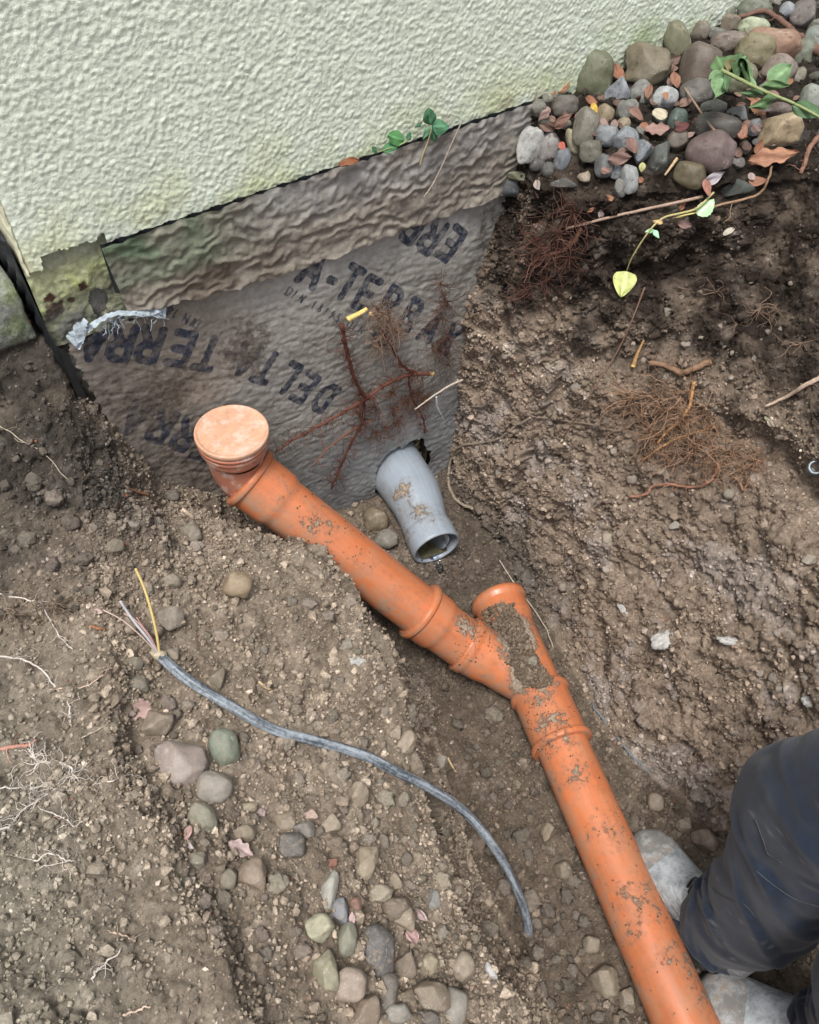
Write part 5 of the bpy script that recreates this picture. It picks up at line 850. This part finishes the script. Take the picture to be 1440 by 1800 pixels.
LV = [(240, 1248, 58, 160, .75, 'lobed', (.48, .31, .27), .006, 'pink oak like leaf on the bank'), (422, 1493, 54, 25, .62, 'lobed', (.50, .36, .34), .012, 'torn pale pink leaf above the brown lump'), (330, 1464, 30, 100, .5, 'oval', (.52, .32, .28), .01, 'small pink leaf right of the left ledge'), (333, 1487, 20, 30, .5, 'oval', (.60, .50, .47), .008, 'tiny white pink leaf flake'), (172, 1075, 18, 10, .6, 'oval', (.55, .38, .34), .005, 'tiny pink leaf left of the wires'), (741, 1608, 40, 30, .45, 'lance', (.58, .40, .39), .016, 'pink flake beside the tan lump'), (725, 1646, 34, 10, .8, 'round', (.58, .36, .34), .016, 'broad pink flake below the tan lump'), (619, 1618, 30, 95, .42, 'lance', (.58, .40, .39), .02, 'narrow pink flake beside the blue grey stone'),
 (461, 1428, 20, 80, .7, 'oval', (.42, .31, .32), .006, 'small mauve leaf flake'), (1222, 37, 44, -50, .48, 'lance', (.44, .17, .045), .03, 'orange leaf standing against the wall'), (1165, 52, 34, 30, .4, 'lance', (.36, .12, .04), .02, 'rust leaf tip at the wall above the olive stone'), (990, 146, 46, -70, .55, 'oval', (.33, .12, .045), .03, 'curled rust brown leaf left of the mossy boulder'), (1003, 118, 40, -60, .4, 'lance', (.28, .10, .045), .03, 'narrow rust leaf against the plaster'), (966, 160, 28, 20, .6, 'oval', (.30, .115, .05), .02, 'rust leaf at the end of the strip'), (879, 182, 24, 80, .7, 'oval', (.24, .085, .04), .02, 'dark rust leaf on the strip edge'), (902, 178, 30, 20, .6, 'oval', (.34, .22, .19), .02, 'pinkish dry leaf on the strip edge'), (925, 172, 30, -20, .6, 'oval', (.36, .26, .23), .02, 'pale dry leaf on the strip edge'),
 (1065, 86, 28, -20, .7, 'oval', (.62, .34, .05), .03, 'yellow orange leaf at the wall above the mossy boulder'), (1088, 128, 40, 60, .5, 'oval', (.34, .13, .06), .04, 'rust leaf beside the big olive boulder'), (1045, 189, 24, -80, .7, 'oval', (.68, .42, .03), .045, 'bright yellow leaf on the ochre stone'), (988, 256, 18, 60, .7, 'oval', (.50, .10, .06), .04, 'small bright red leaf'), (1160, 200, 30, 30, .7, 'round', (.58, .50, .34), .045, 'cream leaf below the white stone'), (1170, 168, 18, 80, .7, 'oval', (.40, .19, .10), .06, 'small brown leaf lying on the white stone'), (1155, 226, 46, 10, .8, 'lobed', (.36, .20, .165), .04, 'pinkish brown crumpled leaf in the bed'), (1120, 200, 36, 30, .5, 'oval', (.32, .17, .12), .04, 'brown leaf between the grey stones'), (990, 212, 44, -30, .45, 'lance', (.27, .14, .10), .03, 'dry brown leaf above the whitish block'), (962, 225, 34, 20, .4, 'lance', (.20, .11, .08), .02, 'dark dry leaf left of the whitish block'),
 (1090, 278, 44, -10, .55, 'oval', (.25, .14, .11), .03, 'purplish brown leaf litter at the lower edge'), (1112, 255, 34, 60, .6, 'oval', (.27, .15, .12), .035, 'brown leaf litter beside the blue grey wedge'), (1200, 222, 30, -20, .6, 'oval', (.13, .03, .025), .04, 'dark red leaf on the teal stone'), (1140, 160, 30, 100, .5, 'oval', (.30, .14, .08), .04, 'brown leaf below the olive boulder'), (1188, 140, 34, 75, .55, 'oval', (.32, .14, .075), .04, 'rust brown leaf left of the rough brown stone'), (1335, 190, 44, 60, .6, 'oval', (.42, .19, .09), .04, 'orange brown leaf above the ochre block'), (1305, 230, 28, 90, .7, 'round', (.45, .20, .12), .04, 'orange leaf between the dark and the ochre stone'), (1345, 190, 36, 20, .35, 'lance', (.44, .36, .32), .05, 'pale curled leaf above the ochre block'), (1360, 274, 92, -8, .40, 'lobed', (.46, .21, .11), .02, 'long orange brown shredded leaf below the ochre block'), (1332, 318, 34, 0, .6, 'oval', (.38, .16, .085), .01, 'brown leaf on the dark soil at the right'), (1322, 310, 18, 60, .7, 'oval', (.46, .34, .31), .012, 'pale pink leaf chip on the dark soil'), (1243, 330, 34, 70, .45, 'oval', (.44, .19, .13), .02, 'reddish leaf where the runner starts'), (1257, 312, 50, -30, .4, 'lance', (.44, .39, .42), .02, 'mauve grey leaf under the olive kidney stone'), (1282, 406, 26, -30, .5, 'oval', (.55, .48, .38), .01, 'cream leaf chip on the dark soil'), (1205, 395, 30, 10, .5, 'oval', (.34, .20, .17), .008, 'pinkish litter leaf below the runner'), (1355, 745, 20, 20, .5, 'oval', (.42, .34, .26), .006, 'small pale leaf in the cut face'), (1352, 736, 18, -5, .5, 'oval', (.60, .62, .40), .006, 'tiny yellow green leaf at the right'),
 (1057, 378, 22, 80, .5, 'oval', (.42, .33, .31), .006, 'small pale leaf in the dark soil below the bed'), (945, 325, 24, 60, .6, 'oval', (.40, .33, .29), .01, 'pale grey leaf at the left end of the bed'), (1129, 294, 18, 90, .7, 'oval', (.58, .56, .22), .02, 'small yellow green leaf at the lower edge'), (612, 283, 34, -18, .5, 'oval', (.30, .10, .03), .0, 'rust leaf curled on the strip edge'), (40, 508, 30, 15, .45, 'oval', (.46, .33, .28), .01, 'pale pink leaf on the kerb block'), (28, 490, 26, 60, .6, 'oval', (.42, .16, .07), .015, 'orange brown leaf left of the black sheet'), (1065, 300, 20, 0, .6, 'oval', (.35, .2, .15), .02, 'brown leaf bit above the slate stone')]
for i, (x, y, l_, an, wr, sh, col, up, lab) in enumerate(LV):
    if x == 612: b = at_wall(595, 290, -.03); t_ = at_wall(633, 278, -.03); n2, wd = V(0, -.5, .85), .014
    else: b, t_, n2, wd = leaf_px(x, y, l_*.92, an, wr, up)
    v, f_, c_ = leaf_geo(b, t_, n2, wd, desat(V(*col)*.72, .15), sh, random.uniform(-.3, .5), random.uniform(-.2, .35), i, None); solo('fallen_leaf', v, f_, M_LEAF, lab, 'leaf', attrs={'col': c_})
rl = random.Random(21); k = 0
while k < 110:
    x, y = rl.uniform(880, 1440), rl.uniform(90, 420); p, n_ = hit(x, y)
    if p[2] < (.91 if k < 90 else .82) or p[1] > -.02: continue
    b, t_, n2, wd = leaf_px(x, y, rl.uniform(12, 26), rl.uniform(0, 360), rl.uniform(.4, .7), rl.uniform(.004, .03) if p[2] > .9 else .005); k += 1
    v, f_, c_ = leaf_geo(b, t_, n2, wd, V(*rl.choice([(.13, .08, .062), (.18, .11, .085), (.24, .165, .145), (.10, .058, .045), (.22, .10, .055)])), 'oval', rl.uniform(-.5, .6), rl.uniform(-.3, .4), 300+k); solo('leaf_scrap', v, f_, M_LEAF, 'small brown scrap of dead leaf among the river stones', 'leaf', 'scraps of dead leaves among the river stones', attrs={'col': c_})

def sprig(label, stem, leaves, fix, srad, cat='plant', scol=(.26, .30, .14), name='plant', nrm=None):
    P_ = [fix(x, y) for x, y in stem]; t = thing(name, label, cat, P_[0]); v, f_ = tube(smooth_path(P_, 6), np.linspace(srad, srad*.6, 6*(len(P_)-1)+1), 6); part('stem', v, f_, M_ROOT, t, True, {'col': np.tile(V(*scol), (len(v), 1))})
    for i, (bx_, by_, tx, ty, wr, sh, col) in enumerate(leaves):
        b, q = fix(bx_, by_), fix(tx, ty); vd = ray((bx_+tx)/2, (by_+ty)/2); n2 = -vd/np.linalg.norm(vd)+V(*np.random.default_rng(i).normal(size=3))*.28
        v, f_, c_ = leaf_geo(b, q, n2, np.linalg.norm(q-b)*wr, V(*col), sh, random.uniform(.0, .35), -.3, i, V(*col)*1.5+.02); part('leaf', v, f_, M_LEAF, t, True, {'col': c_})
    return t
zfix = lambda z: (lambda x, y: at_z(x, y, z))
G1, G2, G3 = (.085, .150, .060), (.145, .235, .115), (.055, .105, .045)
sprig('leafy green twig lying over the stones at the right', [(1268, 123), (1300, 139), (1334, 156), (1362, 168), (1390, 179), (1420, 194), (1452, 212)], [(1271, 120, 1258, 92, .5, 'lance', G1), (1276, 121, 1310, 90, .5, 'lance', G1), (1300, 132, 1303, 84, .32, 'lance', G3), (1330, 152, 1312, 96, .42, 'lance', G2), (1270, 124, 1247, 140, .42, 'lance', G2), (1273, 128, 1262, 168, .34, 'lance', G2), (1312, 146, 1306, 106, .34, 'lance', G1), (1360, 142, 1396, 108, .40, 'lance', G2), (1340, 152, 1392, 150, .34, 'lance', G1), (1342, 165, 1299, 164, .38, 'lance', G3), (1368, 172, 1322, 190, .34, 'lance', G1), (1392, 184, 1448, 200, .5, 'oval', G3), (1272, 130, 1277, 160, .3, 'lance', G3), (1280, 126, 1294, 108, .5, 'oval', (.16, .13, .06))], zfix(1.035), .0032)
WF = lambda x, y: at_wall(x, y, -.045)
sprig('small green three part leaf growing out above the membrane strip', [(738, 292), (744, 270), (752, 250), (759, 224)], [(758, 221, 753, 191, .72, 'serr', (.055, .15, .075)), (760, 222, 790, 221, .70, 'serr', (.065, .17, .09)), (760, 224, 766, 251, .62, 'serr', (.055, .15, .075)), (758, 223, 745, 246, .6, 'serr', (.085, .19, .11))], WF, .0016, scol=(.34, .28, .16))
sprig('little green leaves sprouting behind the strip edge', [(718, 247), (700, 256), (680, 262), (664, 268)], [(712, 246, 682, 238, .62, 'serr', (.09, .24, .085)), (700, 256, 672, 264, .62, 'serr', (.06, .17, .07)), (717, 247, 721, 231, .6, 'serr', (.06, .16, .07)), (664, 268, 655, 258, .6, 'serr', (.06, .17, .07)), (742, 216, 729, 224, .4, 'lance', (.04, .10, .05))], lambda x, y: at_wall(x, y, -.020), .0012)
root('thin dry straw hanging over the membrane strip', 'wall', [(812, 214), (795, 250), (780, 285), (762, 322), (744, 348)], .0013, .0013, (.34, .29, .23), 0, lift=.012, amp=.001, seed=91)
TF_ = lambda x, y: (lambda p, v_: p-v_/np.linalg.norm(v_)*.022)(hit(x, y)[0], ray(x, y))
sprig('trailing green runner with a pale yellow leaf hanging over the cut face', [(1255, 338), (1225, 366), (1195, 375), (1168, 382), (1148, 398), (1128, 425), (1110, 455), (1102, 476)], [(1102, 476, 1092, 522, .92, 'heart', (.46, .50, .19)), (1228, 378, 1256, 348, .62, 'serr', (.38, .55, .33)), (1150, 404, 1134, 408, .5, 'oval', (.30, .52, .33)), (1150, 404, 1160, 418, .6, 'oval', (.28, .50, .32)), (1166, 392, 1146, 387, .4, 'lance', (.44, .30, .15)), (1230, 372, 1182, 384, .08, 'lance', (.50, .44, .17))], TF_, .0022, scol=(.42, .37, .17))

# scraps on the trench floor and at the right edge
root('frayed black and grey plastic strip lying along the foot of the cut face', T_, [(1040, 1236), (1062, 1268), (1090, 1300), (1112, 1328), (1142, 1358)], .0030, .0026, (.16, .17, .18), 70, .014, .006, .006, 95, cat='strip', name='plastic_strip', hcol=(.30, .32, .33))
he = hit(1432, 823)[0]; hd = CAM-he+V(.2, -.1, .3); hd /= np.linalg.norm(hd); hose = thing('hose_end', 'grey metal pipe end poking out of the hollow at the right edge', 'pipe', he)
v, f_, _a = lathe(he-hd*.03, he+hd, [(0, .011), (.030, .011), (.034, .0135), (.042, .0135), (.044, .012), (.044, .0085), (.030, .008), (.030, .001)], 24); part('metal_tube', v, f_, m_plain('dull metal', (.22, .25, .27), .4, .5, 90, .3, .001, .6), hose)

# ------------------------------------------------------------------ the worker standing in the trench (legs in view)
toe1, heel1 = at_z(1124, 1462, .03), at_z(1280, 1655, .03); toe2, heel2 = at_z(1243, 1742, .03), at_z(1420, 1815, .03)
FLOOR = -.050
person = thing('person', 'worker in dusty dark blue trousers and grey work boots standing beside the lower pipe', 'person', ((heel1[0]+heel2[0])/2, (heel1[1]+heel2[1])/2, FLOOR))
def heading(t, h): d_ = (t-h)*V(1, 1, 0); return d_/np.linalg.norm(d_)
K1 = at_t(1458, 1446, 1.12); K2 = at_t(1580, 1800, 1.02)
legs = []
for toe, kx in ((toe1, K1), (toe2, K2)):
    d_ = heading(toe, heel1 if toe is toe1 else heel2); heel = toe*V(1, 1, 0)-d_*.285; ank = heel+d_*.075; legs.append((toe*V(1, 1, 0), heel, d_, ank, kx))
hipc = .5*(legs[0][3]+legs[1][3])-.5*(legs[0][2]+legs[1][2])*.10
side = np.cross(legs[0][2], V(0, 0, 1))

rgp = np.random.default_rng(5)
def leg_loft(cent, rad, seed, nseg=72):
    """trouser leg: a loft along the limb with cloth folds that wrap part way round it"""
    c = smooth_path(cent, 14); k = len(c); r = np.interp(np.linspace(0, 1, k), np.linspace(0, 1, len(rad)), rad); L = np.concatenate([[0], np.cumsum(np.linalg.norm(np.diff(c, axis=0), axis=1))])
    n = 150; s = np.linspace(0, L[-1], n); C = np.column_stack([np.interp(s, L, c[:, i]) for i in range(3)]); Rr = np.interp(s, L, r); T = np.gradient(C, axis=0); T /= np.linalg.norm(T, axis=1)[:, None]
    fwd_ = legs[0][2]; U = fwd_[None]-T*(T@fwd_)[:, None]; U /= np.linalg.norm(U, axis=1)[:, None]; W = np.cross(T, U); ph = np.arange(nseg)*2*math.pi/nseg; S, PH = np.meshgrid(s, ph, indexing='ij'); D = np.zeros_like(S); rg = np.random.default_rng(seed)
    for z_, cnt, am, wd in ((.05, 6, .0065, .012), (.12, 6, .0060, .014), (.22, 6, .0050, .018), (.38, 7, .0065, .016), (.55, 6, .005, .02)):
        for i in range(cnt):
            p0 = rg.uniform(0, 2*math.pi); z0 = z_+rg.normal()*.035; sl0 = rg.choice((-1, 1))*rg.uniform(.03, .12); sp = rg.uniform(.5, 1.1); dp = (PH-p0+math.pi) % (2*math.pi)-math.pi; w_ = wd*rg.uniform(.7, 1.4)
            q_ = (S-z0-sl0*dp-.012*dp*dp*rg.choice((-1, 1)))/w_; D += am*rg.uniform(.5, 1.1)*(np.exp(-q_*q_)-.75*np.exp(-(q_-1.6)**2))*np.exp(-(dp/sp)**4)
    hem_ = .004*np.exp(-((S-.012)/.006)**2); flat = 1+.10*np.cos(2*PH)
    v_ = C[:, None]+(U[:, None]*np.cos(PH)[..., None]+W[:, None]*np.sin(PH)[..., None])*((Rr[:, None]*flat+D+hem_)[..., None]); v_ = v_.reshape(-1, 3); v_ += .006*np.column_stack([fbm(v_, .11, 2, seed+j) for j in range(3)])
    f_ = [tuple(q) for q in grid_faces(n, nseg, True)]
    inner = v_.reshape(n, nseg, 3)[0]; ctr = inner.mean(0); rim = ctr+(inner-ctr)*.9+V(0, 0, .03); v_ = np.vstack([v_, rim]); off = n*nseg; f_ += [(j, off+j, off+(j+1) % nseg, (j+1) % nseg) for j in range(nseg)]; return v_, f_
tb = MB()
for k, (toe, heel, d_, ank, kn) in enumerate(legs):
    a0 = V(ank[0], ank[1], FLOOR+.055)+d_*.006; kp = V(kn[0], kn[1], .50); hp = V(hipc[0], hipc[1], .90)+(ank-hipc)*V(1, 1, 0)*.45
    cent = [a0, a0*.9+kp*.1+d_*.004, a0*.75+kp*.25-d_*.012, a0*.5+kp*.5-d_*.012, a0*.22+kp*.78, kp+d_*.012, kp*.5+hp*.5, hp]; rad_ = [.068, .070, .074, .080, .088, .095, .102, .112]; tb.add(*leg_loft(cent, rad_, 400+31*k))
pv = []
for z_, a_, b_ in ((.80, .02, .02), (.82, .13, .11), (.88, .175, .13), (.95, .175, .125), (1.02, .165, .115), (1.08, .16, .11), (1.09, .02, .02)):
    th = np.arange(40)*2*math.pi/40; pv.append(V(hipc[0], hipc[1], z_)+np.cos(th)[:, None]*side*a_+np.sin(th)[:, None]*np.cross(V(0, 0, 1), side)*b_)
tb.add(np.vstack(pv), [tuple(q) for q in grid_faces(7, 40, True)]); v, fs, _ = tb.arr()
kne = np.exp(-((v[:, 2]-.38)/.10)**2)
tc = np.tile(V(.014, .021, .037), (len(v), 1)); dus = np.clip(.10+.9*fbm(v, .09, 4, 231)+.35*np.exp(-((v[:, 2]-.02)/.05)**2)+.25*kne, 0, 1)
tc = mixc(tc, V(.050, .062, .080), .55*sstep(.15, .8, dus)); sc_ = fbm(v*V(1, 1, 3), .02, 2, 241); tc = mixc(tc, V(.16, .165, .165), .5*sstep(.30, .50, sc_*sstep(-.1, .3, fbm(v, .08, 2, 251))+.06))
tm = NT('work trousers', .92, .15); cc0 = tm.mul(tm.attr('col').outputs['Color'], tm.grey(tm.noise(60, 5, .65), .7, 1.35)); tm.color(cc0); tm.b.inputs['Sheen Weight'].default_value = .15; wv = tm.noise(900, 2); tm.bump(wv, .0008, .5)
trs = part('trousers', v, fs, tm.m, person, True, {'col': tc}, None, 'dark blue work trousers with dust and scuffs')
# seam lines on the shins
SEAM_M = m_plain('seam thread', (.07, .075, .08), .9, .1, 300, .5, 0)
BVT = BVHTree.FromPolygons(v.tolist(), fs)
def on_leg(x, y):
    d0 = ray(x, y); d0 /= np.linalg.norm(d0); loc, nor, i, dd = BVT.ray_cast(Vector(CAM), Vector(d0), 5); return None if loc is None else np.array(loc)+np.array(nor)*.0016
for px in ([(1232, 1520), (1240, 1545), (1262, 1568), (1288, 1582), (1310, 1590), (1330, 1612)], [(1330, 1530), (1360, 1555), (1400, 1580), (1440, 1592)], [(1392, 1690), (1388, 1720), (1395, 1750), (1420, 1770)], [(1330, 1440), (1345, 1480), (1352, 1500), (1375, 1515)]):
    pp = [q for q in (on_leg(x, y) for x, y in px) if q is not None]
    if len(pp) > 2: vv_, ff_ = tube(smooth_path(pp, 6), .0008, 5); part('seam', vv_, ff_, SEAM_M, trs)
# boots
bmat = NT('boot leather', .72, .3); nz = bmat.noise(28, 6, .7); nz2 = bmat.noise(130, 4, .65); mixf = bmat.ramp(bmat.math('ADD', bmat.math('MULTIPLY', nz, .75), bmat.math('MULTIPLY', nz2, .25)), .34, .62)
bmat.color(bmat.mix(bmat.ramp(bmat.noise(26, 5, .7), .58, .74, 0, .5), bmat.mix(mixf, (.15, .165, .175), (.33, .355, .37)), (.17, .135, .105))); bb = bmat.bump(nz2, .003, .8); bmat.bump(bmat.noise(16, 3, .5, bmat.stretch(1, 1, 3), 1.5), .010, .5, bb)
cap_m = NT('scuffed toe cap', .75, .25); cz_ = cap_m.noise(34, 6, .72); cap_m.color(cap_m.mix(cap_m.ramp(cz_, .40, .60), (.16, .155, .15), cap_m.mix(cap_m.ramp(cap_m.noise(70, 4, .6), .4, .65), (.30, .315, .32), (.24, .20, .165)))); cap_m.bump(cz_, .003, .7); cap_m = cap_m.m
sole_m = m_plain('boot sole', (.10, .09, .08), .9, .2, 80, .4, .002); lace_m = m_plain('lace', (.012, .012, .014), .6, .3, 80, .3, 0)
for k, (toe, heel, d_, ank, kn) in enumerate(legs):
    sd = np.cross(V(0, 0, 1), d_); boot = []
    st_ = [(0.0, .020, .030, .16), (.012, .034, .022, .20), (.05, .041, .016, .215), (.09, .043, .014, .205), (.125, .044, .014, .165), (.155, .046, .014, .125), (.185, .049, .014, .105), (.215, .052, .014, .092), (.245, .051, .014, .084), (.268, .045, .015, .074), (.283, .033, .018, .060), (.292, .014, .026, .045)]
    nseg = 28; a = np.arange(nseg)*2*math.pi/nseg
    for s, hw, zb, zt in st_:
        ca, sa_ = np.cos(a), np.sin(a); ex = .62; xx = 1.08*hw*np.sign(ca)*np.abs(ca)**ex; h2 = (zt-zb)/2; top_ = np.sign(sa_)*np.abs(sa_)**np.where(sa_ > 0, .9, .45); narrow = np.where(sa_ > 0, 1-.42*np.clip(sa_, 0, 1)*min(1, (zt-.05)/.12), 1); boot.append(heel+d_*s+V(0, 0, FLOOR)+sd[None]*(xx*narrow)[:, None]+V(0, 0, 1)*(zb+h2+h2*top_)[:, None])
    bv_ = np.vstack(boot); bf_ = [tuple(q) for q in grid_faces(len(st_), nseg, True)]+[tuple(range(nseg))[::-1], tuple(range((len(st_)-1)*nseg, len(st_)*nseg))]
    me_ = part('boot', bv_, bf_, bmat.m, person, True); me_.modifiers.new('s', 'SUBSURF').levels = 2; me_.modifiers['s'].render_levels = 2
    so_ = []; us = np.linspace(0, 1, 40, endpoint=False)*2*math.pi
    def outl(sc):
        o_ = []
        for s, hw, zb, zt in st_: o_.append((s, 1.08*hw*sc+.004))
        return o_
    L_ = outl(1); ring_ = [heel+d_*(s-.004 if i == 0 else s+(.004 if i == len(L_)-1 else 0))+sd*h for i, (s, h) in enumerate(L_)]+[heel+d_*s-sd*h for s, h in L_[::-1]]; n_r = len(ring_)
    sv_ = np.vstack([np.array(ring_)+V(0, 0, FLOOR+z) for z in (.0, .024)]); sf_ = [tuple(q) for q in grid_faces(2, n_r, True)]+[tuple(range(n_r))[::-1], tuple(range(n_r, 2*n_r))]; part('sole', sv_, sf_, sole_m, me_, False)
    tcv = []
    for s, hw, zb, zt in [(.222, .0515, .014, .0905)]+[q for q in st_ if q[0] > .23]:
        ca, sa_ = np.cos(a), np.sin(a); h2 = (zt-zb)/2+.0012; top_ = np.sign(sa_)*np.abs(sa_)**np.where(sa_ > 0, .9, .45); narrow = np.where(sa_ > 0, 1-.42*np.clip(sa_, 0, 1)*min(1, (zt-.05)/.12), 1); xx = (1.08*hw+.0014)*np.sign(ca)*np.abs(ca)**.62; tcv.append(heel+d_*(s+.0012)+V(0, 0, FLOOR)+sd[None]*(xx*narrow)[:, None]+V(0, 0, 1)*(zb+(zt-zb)/2+h2*top_)[:, None])
    tcv = np.vstack(tcv); nst = len(tcv)//nseg; o_ = part('toe_cap', tcv, [tuple(q) for q in grid_faces(nst, nseg, True)]+[tuple(range((nst-1)*nseg, nst*nseg))], cap_m, me_); o_.modifiers.new('s', 'SUBSURF').levels = 2; o_.modifiers['s'].render_levels = 2
    lm = MB()
    for s, w2, zt in ((.150, .020, .146), (.157, .014, .139)):
        P_ = [heel+d_*(s+.006*math.cos(q))+sd*w2*math.sin(q)+V(0, 0, FLOOR+zt-.022*math.sin(q)**2) for q in np.linspace(-1.4, 1.4, 9)]; lm.add(*tube(P_, .0024, 6))
    vv_, ff_, _ = lm.arr(); part('lace', vv_, ff_, lace_m, me_)
print('BOOT', np.linalg.norm(toe1-heel1), legs[0][2], legs[1][2], 'knees', K1, K2, project(np.array([CAPC, A, B, AR, J, GE])))
